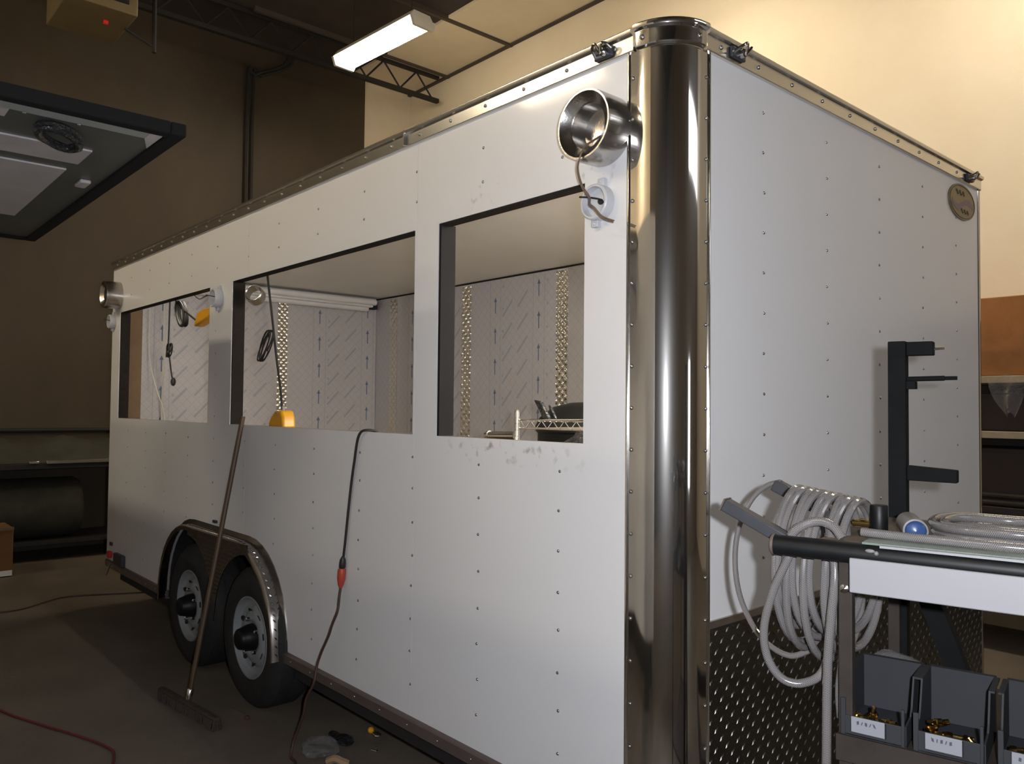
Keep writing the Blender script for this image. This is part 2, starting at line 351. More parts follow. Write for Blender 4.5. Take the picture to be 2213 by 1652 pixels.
# roof joist, conduits, pipe, heater
t = thing('roof_joist', 'dark open-web steel roof joist running under the ceiling', 'joist', (-7.3, 1.0, ZC))
for z in (5.58, 5.90):
    MB().box(-7.33, -7.27, -6.9, 4.5, z - 0.025, z + 0.025).build('chord', 'undercoat', t, smooth=0)
for i in range(22):
    y0 = -6.6 + i * 0.5
    MB().cyl((-7.3, y0, 5.6), (-7.3, y0 + 0.25, 5.88), 0.012, 6).build('web_bar', 'undercoat', t)
    MB().cyl((-7.3, y0 + 0.25, 5.88), (-7.3, y0 + 0.5, 5.6), 0.012, 6).build('web_bar', 'undercoat', t)
for y, lab in ((2.19, 'thin dark conduit on the brown wall, farther from the lamp'), (2.262, 'thin dark conduit on the brown wall, nearer the lamp')):
    o = MB().tube(path([(-8.02, y, 0.05), (-8.02, y, 3.0), (-8.02, y, 5.40), (-8.0, y + 0.08, 5.52), (-7.96, y + 0.42, 5.72), (-7.96, y + 0.5, 5.93)], 4), 0.019, 8).build('conduit', 'undercoat'); tag(o, lab, 'pipe', 'conduits on the far wall')
t = thing('unit_heater', 'tan metal unit heater hanging high near the far wall', 'heater', (-6.62, 0.12, 4.9))
MB().box(-7.0, -6.25, -0.16, 0.42, 4.98, 5.55).build('cabinet', 'heater', t, bevel=0.01)
MB().box(-6.255, -6.235, -0.08, 0.34, 5.06, 5.47).build('grille', 'hole', t)
for k in range(6): MB().box(-6.245, -6.22, -0.08, 0.34, 5.09 + k * 0.065, 5.10 + k * 0.065).build('louver', 'heater', t, smooth=0)
for x, y in ((-6.95, -0.1), (-6.3, -0.1), (-6.95, 0.36), (-6.3, 0.36)): MB().cyl((x, y, 5.55), (x, y, ZC), 0.008, 6).build('hanger_rod', 'undercoat', t)
MB().box(-6.55, -6.52, 0.21, 0.245, 4.955, 4.98).build('indicator', 'redled', t, label='small red indicator light')
o = MB().tube(path([(-6.5, 0.63, ZC), (-6.5, 0.635, 5.3), (-6.5, 0.64, 4.80)], 2), 0.02, 8).tube([(-6.5, 0.64, 4.85), (-6.5, 0.38, 4.95)], 0.014, 8).build('drop_pipe', 'undercoat'); tag(o, 'dark drop pipe beside the tan unit heater', 'pipe')

# fluorescent lamps
def lamp(loc, rz, label, lens='lamptube'):
    t = thing('fluorescent_lamp', label, 'lamp', loc, rz, 'ceiling fluorescent lamps')
    MB().prism([(-0.66, -0.15, 0.06), (-0.66, 0.15, 0.06), (-0.66, 0.10, 0.13), (-0.66, -0.10, 0.13)], (1.32, 0, 0)).build('housing', 'lampbody', t, local=True)
    for s in (-1, 1): MB().prism([(s * 0.66, -0.15, 0.06), (s * 0.66, 0.15, 0.06), (s * 0.66, 0.115, -0.03), (s * 0.66, -0.115, -0.03)], (s * 0.035, 0, 0)).build('end_cap', 'lampbody', t, local=True)
    MB().prism([(-0.63, -0.125, 0.058), (-0.63, 0.125, 0.058), (-0.63, 0.10, -0.005), (-0.63, 0.06, -0.025), (-0.63, -0.06, -0.025), (-0.63, -0.10, -0.005)], (1.26, 0, 0)).build('lens', lens, t, local=True)
    for x in (-0.5, 0.5): MB().cyl((x, 0, 0.13), (x, 0, ZC - loc[2]), 0.004, 5).build('hanger', 'undercoat', t, local=True)
    return t
lamp((-5.70, 2.62, 5.2), math.radians(4), 'glowing fluorescent lamp hanging over the far end of the white trailer')
lamp((-2.75, 3.2, 5.2), 0, 'fluorescent lamp above the middle of the trailer roof')
lamp((0.15, 3.3, 5.2), 0, 'fluorescent lamp above the nose of the trailer by the cream wall', 'lamptube3')
lamp((-5.2, -4.75, 5.2), 0, 'fluorescent lamp across the aisle over the second trailer', 'lamptube2')
lamp((-2.5, -4.75, 5.2), 0, 'added fluorescent lamp across the aisle, second of that row from the far wall')  # unseen lamp, added for ambient light on the trailer side
lamp((0.6, -4.75, 5.2), 0, 'added fluorescent lamp across the aisle, third of that row from the far wall')  # out of view as well, added to lift the lower trailer side
lamp((-3.4, -6.3, 5.2), 0, 'added fluorescent lamp farthest across the hall behind the second trailer', 'lamptube2')  # added out of view for ambient light and a brighter front wall

# ------------------------------------------------------------------ the white trailer
L_, W_, ZT, ZB, FA = 5.214, 2.266, 2.5115, 0.345, 0.154
T = thing('concession_trailer', 'long white concession trailer with three window cut-outs and a polished corner', 'trailer', (-2.6, 1.13, 0))
WIN = [(-5.02, -3.275, 1.395, 2.173), (-2.953, -1.213, 1.395, 2.173), (-1.063, -0.327, 1.394, 2.171)]
def arch(x):
    """height of the wheel arch (fender line) at x"""
    a, b, top, r = -3.85, -2.245, 0.80, 0.44
    if x <= a or x >= b: return ZB
    def cr_(d): return top - 0.10 - 0.36 + math.sqrt(max(0.0, 1 - ((r - d) / r) ** 2)) * 0.46 if d < r else top
    d = min(x - a, b - x); return max(ZB, cr_(d))
archx = [-3.85 + 0.44 * (1 - math.cos(PI / 2 * k / 9)) for k in range(10)] + [-2.245 - 0.44 * (1 - math.cos(PI / 2 * k / 9)) for k in range(10)]
def side_sheet(x0, x1):
    xs = sorted({x0, x1, *[x for w_ in WIN for x in w_[:2] if x0 < x < x1], *[x for x in archx if x0 < x < x1]})
    mb = MB(); idx = {}
    def vi(x, z):
        k = (round(x, 4), round(z, 4))
        if k not in idx: idx[k] = len(mb.v); mb.v.append((x, 0.0, z))
        return idx[k]
    for a, b in zip(xs[:-1], xs[1:]):
        wn = [w_ for w_ in WIN if w_[0] - 1e-6 <= a and b <= w_[1] + 1e-6]
        za, zb_ = arch(a), arch(b)
        segs = [((za, zb_), 1.394)]
        segs += [((2.172, 2.172), ZT)] if wn else [((1.394, 1.394), 2.172), ((2.172, 2.172), ZT)]
        for (la, lb), hi in segs: mb.f.append((vi(a, la), vi(b, lb), vi(b, hi), vi(a, hi))); mb.mi.append(0)
    o = mb.build('side_sheet', 'white', T, smooth=0)
    sm = o.modifiers.new('thickness', 'SOLIDIFY'); sm.thickness = 0.004; sm.offset = -1
    # recalc may flip an open sheet: make it face -Y so the thickness goes inward
    if o.data.polygons[0].normal.y > 0: o.data.flip_normals()
    return o
for a, b in ((-L_, -3.98), (-3.979, -2.7445), (-2.7435, -1.2005), (-1.1995, -FA)): side_sheet(a, b)
# windows: cut edges (jambs)
for (a, b, z0, z1), mj in zip(WIN, ('jamb', 'jamb', 'blackmatte')):
    wm = 0.035 if mj == 'blackmatte' else 0.02
    MB().box(a - 0.012, a + (0.006 if mj == 'jamb' else 0.012), 0.0045, 0.07, z0, z1).build('window_jamb', mj, T, smooth=0)
    MB().box(b - 0.002, b + 0.012, 0.0045, 0.05, z0, z1).build('window_jamb', 'jamb', T, smooth=0)
    MB().box(a, b, 0.0045, 0.05, z1 - 0.004, z1 + 0.012).build('window_head', 'jamb', T, smooth=0)
    MB().box(a, b, 0.0045, 0.05, z0 - 0.012, z0 - 0.001).build('window_sill', 'alu_dull', T, smooth=0)
# wall core behind the side sheets
core = MB()
xs = sorted([-L_ + 0.05, -0.16] + [x for w_ in WIN for x in w_[:2]])
for a, b in zip(xs[:-1], xs[1:]):
    if any(w_[0] <= a and b <= w_[1] for w_ in WIN):
        core.box(a, b, 0.006, 0.046, 0.85, 1.38); core.box(a, b, 0.006, 0.046, 2.187, 2.49)
    else: core.box(a + 0.013, b - 0.013, 0.006, 0.046, 0.85, 2.49)
core.build('wall_core', 'int_white', T, smooth=0)
# front sheet, far side, tail, roof, floor
MB().box(-0.004, 0.0, FA, W_ - 0.02, 0.908, ZT).build('front_sheet', 'white', T, smooth=0)
MB().box(-0.045, -0.006, 0.16, W_ - 0.03, 0.4, 2.49).build('front_wall_core', 'int_white', T, smooth=0)
MB().box(-L_, -0.02, 2.245, W_, ZB, ZT).build('far_side_wall', 'white', T, smooth=0)
MB().box(-L_, -5.105, 0.005, 2.24, ZB, ZT).build('tail_wall', 'white', T, smooth=0)
MB().box(-L_, -0.12, 0.005, W_, 2.495, 2.535).build('roof_panel', 'int_white', T, smooth=0)
MB().box(-L_ + 0.02, -3.86, 0.02, 2.24, 0.33, 0.408).box(-3.86, -2.235, 0.37, 2.24, 0.33, 0.408).box(-2.235, -0.05, 0.02, 2.24, 0.33, 0.408).build('floor_deck', 'undercoat', T, smooth=0)
for y in (0.42, 1.84): MB().box(-5.15, -0.02, y - 0.03, y + 0.03, 0.20, 0.33).build('frame_rail', 'undercoat', T, smooth=0)
for k in range(12): MB().box(-5.0 + k * 0.44, -4.96 + k * 0.44, 0.39, 2.2, 0.27, 0.33).build('cross_member', 'undercoat', T, smooth=0)
MB().box(-5.0, -3.86, 0.04, 0.08, 0.215, 0.292).build('side_frame', 'undercoat', T, smooth=0); MB().box(-2.235, -0.1, 0.04, 0.08, 0.215, 0.292).build('side_frame', 'undercoat', T, smooth=0)
for x in (-2.557, -3.385): MB().cyl((x, 0.25, 0.345), (x, 2.05, 0.345), 0.03, 10).build('axle', 'undercoat', T)
# polished round corner
R = 0.118; cc = V((-R - 0.004, R + 0.004, 0))
col = MB(); pr = [V((-FA, -0.004, 0)), V((cc.x - 0.004, -0.004, 0))]
for k in range(19):
    a = -PI / 2 + PI / 2 * k / 18; pr.append(cc + V((math.cos(a), math.sin(a), 0)) * (R + 0.008))
pr += [V((0.004, cc.y + 0.004, 0)), V((0.004, FA, 0))]
n = len(pr); inn_ = []
for i, p_ in enumerate(pr):
    d_ = (pr[min(i + 1, n - 1)] - pr[max(i - 1, 0)]).normalized(); inn_.append(p_ + V((-d_.y, d_.x, 0)) * 0.003)
lay = [[p_ + V((0, 0, z_)) for p_ in q_] for q_ in (pr, inn_) for z_ in (0.28, 2.52)]
col.add([p_ for q_ in lay for p_ in q_], [f for i in range(n - 1) for f in ((i, i + 1, n + i + 1, n + i), (2 * n + i, 3 * n + i, 3 * n + i + 1, 2 * n + i + 1), (n + i, n + i + 1, 3 * n + i + 1, 3 * n + i), (i, 2 * n + i, 2 * n + i + 1, i + 1))] + [(0, n, 3 * n, 2 * n), (n - 1, 3 * n - 1, 4 * n - 1, 2 * n - 1)])
column = col.build('corner_column', 'steel', T, smooth=40)
MB().box(-FA - 0.004, -FA + 0.004, -0.009, 0.0, 0.28, 2.515).build('column_edge', 'chrome', T, bevel=0.002)
MB().box(0.0, 0.009, FA - 0.004, FA + 0.003, 0.28, 2.515).build('column_edge', 'chrome', T, bevel=0.002)
# far front corner trim
MB().lathe([(0.028, 0.30), (0.028, 2.52)], (-0.022, W_ - 0.022, 0), (0, 0, 1), 12).build('far_corner_trim', 'steel', T)
# top rails with rounded corner cap
def rail_profile(u):   # (outward distance, z)
    return u
RP = [(0.0, 2.505), (0.010, 2.505), (0.012, 2.508), (0.012, 2.548), (0.022, 2.552), (0.024, 2.556), (0.024, 2.564), (0.020, 2.568), (-0.05, 2.572)]
def sweep_rail(name, base, out, along, m):
    mb = MB(); pts = [V(base) + V(out) * d + V((0, 0, z)) for d, z in RP]; k = len(pts)
    mb.add(pts + [p + V(along) for p in pts], [(i, i + 1, k + i + 1, k + i) for i in range(k - 1)])
    return mb.build(name, m, T, smooth=30)
sr = sweep_rail('side_top_rail', (-FA + 0.02, 0, 0), (0, -1, 0), (-L_ + FA - 0.02, 0, 0), 'alu')
sweep_rail('front_top_rail', (0, FA - 0.02, 0), (1, 0, 0), (0, W_ - FA, 0), 'alu')
capm = MB(); ns = 16; k = len(RP); vs = []
for i in range(ns + 1):
    a = -PI / 2 + PI / 2 * i / ns; dr = V((math.cos(a), math.sin(a), 0))
    vs += [cc + dr * (R + 0.008 + d + 0.002) + V((0, 0, z + (0.003 if d > 0 else 0))) for d, z in RP]
capm.add(vs, [(i * k + j, i * k + j + 1, (i + 1) * k + j + 1, (i + 1) * k + j) for i in range(ns) for j in range(k - 1)])
for i in range(ns): capm.add([vs[i * k + k - 1], vs[(i + 1) * k + k - 1], cc + V((0, 0, 2.575))], [(0, 1, 2)])
capm.build('corner_cap', 'steel', T, smooth=30)
MB().box(-1.268, -1.262, -0.026, -0.008, 2.507, 2.566).build('rail_joint', 'alu', T)
# screws: small zinc heads in rows (too small to tell apart singly)
sm_ = MB(); n_ = (0, -1, 0)
def inwin(x, z): return any(w_[0] - 0.03 < x < w_[1] + 0.012 and w_[2] - 0.02 < z < w_[3] + 0.02 for w_ in WIN)
cols = [-0.423, -0.81, -1.206, -1.59, -1.985, -2.385, -2.75, -3.17, -3.57, -3.97, -4.36, -4.76]
for x in cols:
    for k in range(18):
        z = 2.398 - 0.121 * k
        if z < arch(x) + 0.05 or inwin(x, z): continue
        sm_.dome((x + random.uniform(-.004, .004), -0.0005, z + random.uniform(-.006, .006)), n_, 0.0052, 0.0035)
for z0 in range(19): sm_.dome((-FA + 0.014, -0.0045, 2.43 - 0.116 * z0), n_, 0.006, 0.004)
for k in range(26): sm_.dome((-0.20 - 0.195 * k, -0.0125, 2.53), n_, 0.0065, 0.0045)
for k in range(27):
    x = -0.25 - 0.19 * k
    if arch(x) == ZB: sm_.dome((x, -0.0165, 0.318), n_, 0.005, 0.0035)
sm_.build('side_screws', 'screw', T, kind='stuff', smooth=60)
fm = MB(); n_ = (1, 0, 0)
for y in (0.442, 0.836, 1.232, 1.622, 1.972):
    for k in range(13):
        z = (2.406 if y < 1.9 else 2.339) - 0.1225 * k
        if z > 0.95: fm.dome((0.0005, y + random.uniform(-.003, .003), z), n_, 0.0052, 0.0035)
for z0 in range(19): fm.dome((0.0045, FA - 0.014, 2.43 - 0.116 * z0), n_, 0.0055, 0.004)
for k in range(11): fm.dome((0.0125, 0.20 + 0.195 * k, 2.53), n_, 0.0065, 0.0045)
fm.build('front_screws', 'screw', T, kind='stuff', smooth=60)
cm = MB()
for a in (-80, -12): cm.dome(cc + V((math.cos(math.radians(a)), math.sin(math.radians(a)), 0)) * (R + 0.022) + V((0, 0, 2.53)), (math.cos(math.radians(a)), math.sin(math.radians(a)), 0), 0.008, 0.006)
cm.build('cap_screws', 'screw', T, smooth=60)
# sill rail
for a, b in ((-5.19, -3.855), (-2.24, -FA)):
    MB().prism([(a, 0.0, 0.346), (a, -0.012, 0.342), (a, -0.016, 0.336), (a, -0.016, 0.298), (a, -0.010, 0.292), (a, 0.05, 0.292), (a, 0.05, 0.346)], (b - a, 0, 0)).build('sill_rail', 'browntrim', T, smooth=25)
# diamond plate on the nose
def diamond(mb, o, du, dv, dn, nu, nv, pitch, ln=0.013, wd=0.0045, h=0.0028):
    o, du, dv, dn = V(o), V(du), V(dv), V(dn)
    for i in range(nu):
        for j in range(nv):
            if (i + j) % 2 == 0: a = math.radians(45)
            else: a = math.radians(-45)
            c = o + du * (i + 0.5) * pitch + dv * (j + 0.5) * pitch; x = du * math.cos(a) + dv * math.sin(a); y = -du * math.sin(a) + dv * math.cos(a)
            mb.add([c - x * ln, c - y * wd, c + x * ln, c + y * wd, c - x * ln * 0.55 + dn * h, c + x * ln * 0.55 + dn * h], [(0, 1, 4), (1, 2, 5), (1, 5, 4), (2, 3, 5), (3, 0, 4), (3, 4, 5)])
g = MB().box(-0.003, 0.003, FA, W_ - 0.01, 0.30, 0.906); gp = g.build('nose_guard', 'plate', T, smooth=0)
g = MB(); diamond(g, (0.003, FA, 0.30), (0, 1, 0), (0, 0, 1), (1, 0, 0), 77, 22, 0.027, 0.0125, 0.0038, 0.0024); g.build('diamond_tread', 'plate', gp, smooth=0, kind='stuff')
MB().box(0.0, 0.008, FA, W_ - 0.015, 0.895, 0.915).build('guard_trim', 'alu_dull', T)
MB().box(-0.02, 0.02, FA, W_ - 0.02, 0.24, 0.30).build('nose_beam', 'undercoat', T)
# tongue beams in front of the nose
MB().bar((0.0, 0.45, 0.26), (1.25, 1.13, 0.26), 0.06, 0.10).bar((0.0, 1.81, 0.26), (1.25, 1.13, 0.26), 0.06, 0.10).build('tongue', 'undercoat', T, smooth=0)
# fender
fx = [-4.02, *sorted(archx), -2.24]; fp = [(x, arch(x) if ZB < arch(x) else ZB) for x in sorted(archx)]
fp = [(-3.853, 0.30)] + fp + [(-2.242, 0.30)]
fo = MB(); yo = -0.085
def ring(y, ex): # profile grown outward by ex
    cx = -3.045
    return [V((x + ex * max(-1, min(1, (x - cx) / 0.5)), y, z + ex * (1 if z > 0.5 else 0.3))) for x, z in fp]
prof = [(0.0, 0.03), (-0.004, 0.03), (-0.010, 0.006), (-0.060, 0.004), (-0.068, -0.003), (-0.068, -0.022), (-0.064, -0.022)]
rows = [ring(y, e) for y, e in prof]; m_ = len(fp)
fo.add([p for r_ in rows for p in r_], [(i * m_ + j, i * m_ + j + 1, (i + 1) * m_ + j + 1, (i + 1) * m_ + j) for i in range(len(rows) - 1) for j in range(m_ - 1)])
fen = fo.build('fender', 'fender', T, smooth=40)
fb = MB(); acc = 0.0
top = ring(0, 0.0048)
for j in range(m_ - 1):
    a, b = top[j], top[j + 1]; d = (b - a); nseg = max(1, int(d.length / 0.027)); dn = V((0, -1, 0)).cross(d).normalized()
    if dn.z < 0 and d.x > 0: dn = -dn
    for s in range(nseg):
        diamond(fb, a + d * (s / nseg) + V((0, -0.058, 0)), d.normalized(), (0, 1, 0), dn, 1, 2, 0.027)
fb.build('fender_tread', 'fender', fen, smooth=0, kind='stuff')
# plate skirt that drops between the two wheels
sk = MB(); xa_, xb_ = -3.385, -2.557; N_ = 40; tp2 = []; bt2 = []
for i in range(N_ + 1):
    x = xa_ + (xb_ - xa_) * i / N_; d = min(abs(x - xa_), abs(x - xb_)); zl = 0.345 + math.sqrt(max(0.0, 0.405 ** 2 - d * d))
    tp2.append((x, -0.056, 0.80)); bt2.append((x, -0.056, min(zl, 0.798)))
sk.add(tp2 + bt2 + [(x, -0.060, z) for x, y, z in tp2 + bt2], [f for i in range(N_) for f in ((i, i + 1, N_ + 2 + i, N_ + 1 + i), (2 * N_ + 2 + i, 3 * N_ + 3 + i, 3 * N_ + 4 + i, 2 * N_ + 3 + i), (N_ + 1 + i, N_ + 2 + i, 3 * N_ + 4 + i, 3 * N_ + 3 + i))])
sko = sk.build('fender_skirt', 'fender', T, smooth=30)
st_ = MB()
for i in range(36):
    for j in range(14):
        x = xa_ + 0.012 + i * 0.0225; z = 0.785 - j * 0.0225; d = min(abs(x - xa_), abs(x - xb_))
        if z - 0.012 > 0.345 + math.sqrt(max(0.0, 0.405 ** 2 - d * d)): diamond(st_, (x, -0.0602, z - 0.011), (1, 0, 0), (0, 0, 1), (0, -1, 0), 1, 1, 0.0225, 0.011, 0.0042, 0.0036)
st_.build('skirt_tread', 'fender', sko, smooth=0, kind='stuff')
# wheel well
wb = MB(); inn = [V((x, 0.0, z)) for x, z in fp]
wb.add(inn + [p + V((0, 0.36, 0)) for p in inn], [(i, i + 1, m_ + i + 1, m_ + i) for i in range(m_ - 1)] )
wb.add([p + V((0, 0.36, 0)) for p in inn], [tuple(range(m_))])
wb.build('wheel_well', 'undercoat', T, smooth=40)
# wheels
def wheel(x, lab):
    y0 = -0.052; R_ = 0.345
    tp = [(0.196, 0.018), (0.225, 0.004), (0.262, 0.0), (0.300, 0.006), (0.325, 0.022), (0.335, 0.036), (0.341, 0.040), (0.345, 0.060), (0.345, 0.09), (0.340, 0.092), (0.340, 0.098), (0.345, 0.10), (0.345, 0.14), (0.340, 0.142), (0.340, 0.148), (0.345, 0.15), (0.345, 0.18), (0.335, 0.20), (0.30, 0.22), (0.20, 0.215)]
    wl_ = MB().lathe(tp, (x, y0, R_), (0, 1, 0), 56).build('wheel', 'rubber', T, smooth=40, label=lab)
    rp = [(0.203, 0.022), (0.200, 0.012), (0.193, 0.012), (0.188, 0.022), (0.182, 0.038), (0.176, 0.044), (0.170, 0.046), (0.160, 0.044), (0.150, 0.050), (0.125, 0.032), (0.105, 0.022), (0.085, 0.024), (0.07, 0.034), (0.001, 0.034)]
    MB().lathe(rp, (x, y0, R_), (0, 1, 0), 44).build('rim', 'rim', wl_, smooth=45)
    for k in range(8):
        a = 2 * PI * k / 8 + 0.2; c = V((x + 0.128 * math.cos(a), y0 + 0.0325, R_ + 0.128 * math.sin(a)))
        MB().lathe([(0.0001, 0), (0.014, 0), (0.018, 0.004)], c, V((math.cos(a) * 0.6, 1, math.sin(a) * 0.6)) * -1, 10).build('rim_hole', 'hole', wl_)
    MB().lathe([(0.066, 0.034), (0.064, 0.005), (0.058, -0.012), (0.052, -0.03), (0.050, -0.04), (0.040, -0.048), (0.02, -0.052), (0.0001, -0.053)], (x, y0, R_), (0, 1, 0), 24).build('hub_cap', 'black', wl_, smooth=50)
    lg = MB()
    for k in range(5):
        a = 2 * PI * k / 5 + 0.5; lg.lathe([(0.010, 0.028), (0.010, 0.006), (0.006, 0.002), (0.0001, 0.0)], (x + 0.088 * math.cos(a), y0, R_ + 0.088 * math.sin(a)), (0, 1, 0), 6)
    lg.build('lug_nuts', 'chrome', wl_)
wheel(-2.557, 'front wheel of the pair, white steel rim with black hub'); wheel(-3.385, 'rear wheel of the pair, white steel rim with black hub')
# small fittings on the skin
MB().box(-3.135, -3.09, -0.012, 0, 0.845, 0.86).build('marker_bracket', 'gunmetal', T)
MB().box(-4.94, -4.745, -0.03, 0.0, 0.345, 0.425).build('tail_bracket', 'gunmetal', T, bevel=0.004)
MB().box(-5.11, -5.06, -0.028, 0.0, 0.365, 0.415).build('tail_light', 'red', T, bevel=0.006, label='small red tail light')
MB().box(-5.105, -5.06, -0.012, 0.0, 0.455, 0.48).build('reflector', 'gunmetal', T)
MB().cyl((-5.075, -0.01, 0.33), (-5.10, -0.03, 0.24), 0.008, 8).build('tail_bolt', 'chrome', T)
# clearance lamp stubs on the rails
def stub(c, out, along):
    c, out, along = V(c), V(out), V(along); up = V((0, 0, 1))
    o = MB().obox(c + out * 0.006, along * 0.034, out * 0.006, up * 0.016).build('clearance_lamp', 'gunmetal', T, bevel=0.004)
    MB().tube(path([c + along * s + out * h + up * z for s, h, z in ((-0.03, 0.01, -0.004), (-0.02, 0.035, 0.010), (-0.004, 0.042, 0.018), (0.006, 0.03, -0.006), (0.018, 0.04, 0.012), (0.026, 0.028, 0.016), (0.034, 0.012, 0.004))], 5), 0.0042, 7).build('lamp_leads', 'chrome', o)
    MB().lathe([(0.013, 0), (0.013, 0.012), (0.009, 0.016), (0.0001, 0.017)], c + out * 0.012 + along * 0.008, out, 12).build('lamp_socket', 'brushed', o)
stub((-0.238, -0.012, 2.529), (0, -1, 0), (1, 0, 0)); stub((0.012, 0.275, 2.532), (1, 0, 0), (0, 1, 0)); stub((0.012, 2.085, 2.529), (1, 0, 0), (0, 1, 0))
# stainless lamp housings
def housing(x, z, ln, lab, wire):
    prof = [(0.101, 0.0), (0.101, ln * 0.82), (0.099, ln * 0.9), (0.099, ln), (0.094, ln), (0.092, ln - 0.003), (0.068, ln - 0.018), (0.064, ln - 0.022), (0.062, 0.02), (0.001, 0.012)]
    h = MB().lathe(prof, (x, -0.001, z), (0, -1, 0), 48).build('lamp_housing', 'brushed', T, smooth=40, label=lab)
    if wire:
        pts = [(x + 0.02, -0.03, z - 0.02), (x + 0.002, -ln + 0.01, z - 0.062), (x - 0.004, -ln - 0.008, z - 0.098), (x - 0.018, -ln - 0.002, z - 0.13), (x - 0.014, -0.085, z - 0.175), (x - 0.004, -0.066, z - 0.205), (x - 0.012, -0.055, z - 0.222), (x + 0.01, -0.06, z - 0.238), (x + 0.04, -0.06, z - 0.268), (x + 0.075, -0.05, z - 0.285)]
        MB().tube(path(pts, 6), 0.0022, 6).tube([(V(p) + V((0.0035, 0.0, 0.0035))) for p in path(pts, 6)], 0.0019, 6).build('lamp_wire', 'lampwire', h)
    return h
housing(-0.245, 2.305, 0.097, 'large round stainless lamp housing with a dangling wire', True)
housing(-5.055, 2.30, 0.11, 'round stainless lamp housing at the tail end', False)
def jbox(x, z, ln):
    j = MB().lathe([(0.052, 0), (0.052, ln * 0.9), (0.049, ln), (0.044, ln), (0.044, 0.006), (0.001, 0.005)], (x, -0.001, z), (0, -1, 0), 28).build('junction_box', 'box_grey', T, smooth=40)
    for s in (-1, 1): MB().obox((x + 0.012 * s, -0.008, z + s * 0.058), (0.012, 0, 0), (0, 0.008, 0), (0, 0, 0.012)).dome((x + 0.012 * s, -0.016, z + s * 0.06), (0, -1, 0), 0.006, 0.004).build('box_ear', 'box_grey', j, bevel=0.004)
    MB().tube(path([(x + 0.012, -0.008, z), (x + 0.02, -ln * 0.8, z + 0.004), (x - 0.01, -ln - 0.012, z + 0.012), (x - 0.035, -ln - 0.02, z + 0.016)], 5), 0.003, 6).sphere((x + 0.014, -ln * 0.5, z), 0.009, 8, 5).build('box_wire', 'cord_black', j)
jbox(-0.262, 2.098, 0.034); jbox(-3.125, 2.095, 0.045); jbox(-5.17, 2.115, 0.04)
# maker's badge
bd = MB(); bc = V((0.0, 2.035, 2.415)); a_, b_, tilt = 0.150, 0.078, math.radians(0)
bp_ = [bc + V((0, a_ * math.cos(2 * PI * k / 40), b_ * math.sin(2 * PI * k / 40))) for k in range(40)]
bdo = bd.prism(bp_, (0.006, 0, 0)).build('badge', 'badge', T, smooth=30, label='oval gold badge with a purple swirl')
bs_ = MB(); q_ = []
for k in range(13):
    u = -0.12 + 0.02 * k; q_.append((0.0066, 2.035 + u, 2.405 + 0.018 * math.sin(u * 26)))
for a, b in zip(q_[:-1], q_[1:]): bs_.add([V(a) - V((0, 0, 0.013)), V(b) - V((0, 0, 0.013)), V(b) + V((0, 0, 0.013)), V(a) + V((0, 0, 0.013))], [(0, 1, 2, 3)])
bs_.build('badge_swirl', 'badge_purple', bdo, smooth=0)
sw = MB()
for oy, oz, s in ((-0.075, 0.038, 1.0), (-0.02, -0.038, 0.9)):
    pts = [(0.0068, 2.035 + oy + s * (0.012 * k + 0.004 * math.cos(k * 2.1)), 2.415 + oz + s * 0.011 * math.sin(k * 2.1)) for k in range(9)]
    sw.tube(path(pts, 4), 0.0022, 5)
sw.tube([bc + V((0.006, 0.140 * math.cos(2 * PI * k / 36), 0.070 * math.sin(2 * PI * k / 36))) for k in range(36)], 0.0018, 5, closed=True)
sw.build('badge_script', 'badge_dark', bdo)

# ------------------------------------------------------------------ inside the trailer
YI, XI = 2.243, -5.104
def film_sheet(axis, a, b, arrows_up=True, ph=0.0):
    z0, z1 = 0.45, 2.482
    if axis == 'y': s = MB().box(a, b, YI - 0.006, YI, z0, z1); P = lambda h, z: V((h, YI - 0.0075, z)); hx = V((1, 0, 0))
    else: s = MB().box(XI, XI + 0.006, a, b, z0, z1); P = lambda h, z: V((XI + 0.0075, h, z)); hx = V((0, 1, 0))
    o = s.build('film_sheet', 'film', T, smooth=0)
    pm = MB()
    def q(c, u, v, mi): pm.add([c - u - v, c + u - v, c + u + v, c - u + v], [(0, 1, 2, 3)], mi)
    h = a + 0.20 + ph; up = V((0, 0, 1)); n = 0
    while h < b - 0.03:
        for dx in (-0.06, 0.06):
            if a < h + dx < b: q(P(h + dx, (z0 + z1) / 2), hx * 0.0022, up * ((z1 - z0) / 2), 1)
        for k in range(9):
            z = 0.62 + 0.235 * k + (n % 2) * 0.09; sgn = 1 if arrows_up else -1
            if z + 0.06 > z1: continue
            q(P(h, z), hx * 0.0045, up * 0.045, 0)
            c = P(h, z + sgn * 0.045); pm.add([c - hx * 0.016, c + hx * 0.016, c + up * sgn * 0.036], [(0, 1, 2)], 0)
        for k in range(12):
            z = 0.5 + 0.17 * k
            for off in (0.14, 0.31):
                hh = h + off; zz = z + off * 0.35
                if hh + 0.07 < b and zz + 0.08 < z1: q(P(hh, zz), (hx * 0.055 + up * 0.058), (hx * -0.006 + up * 0.006), 1)
            if a < h + 0.09 < b: q(P(h + 0.09, z + 0.05), hx * 0.008, up * 0.010, 1)
        h += 0.485; n += 1
    pm.build('film_print', ['print', 'print2'], o, smooth=0)
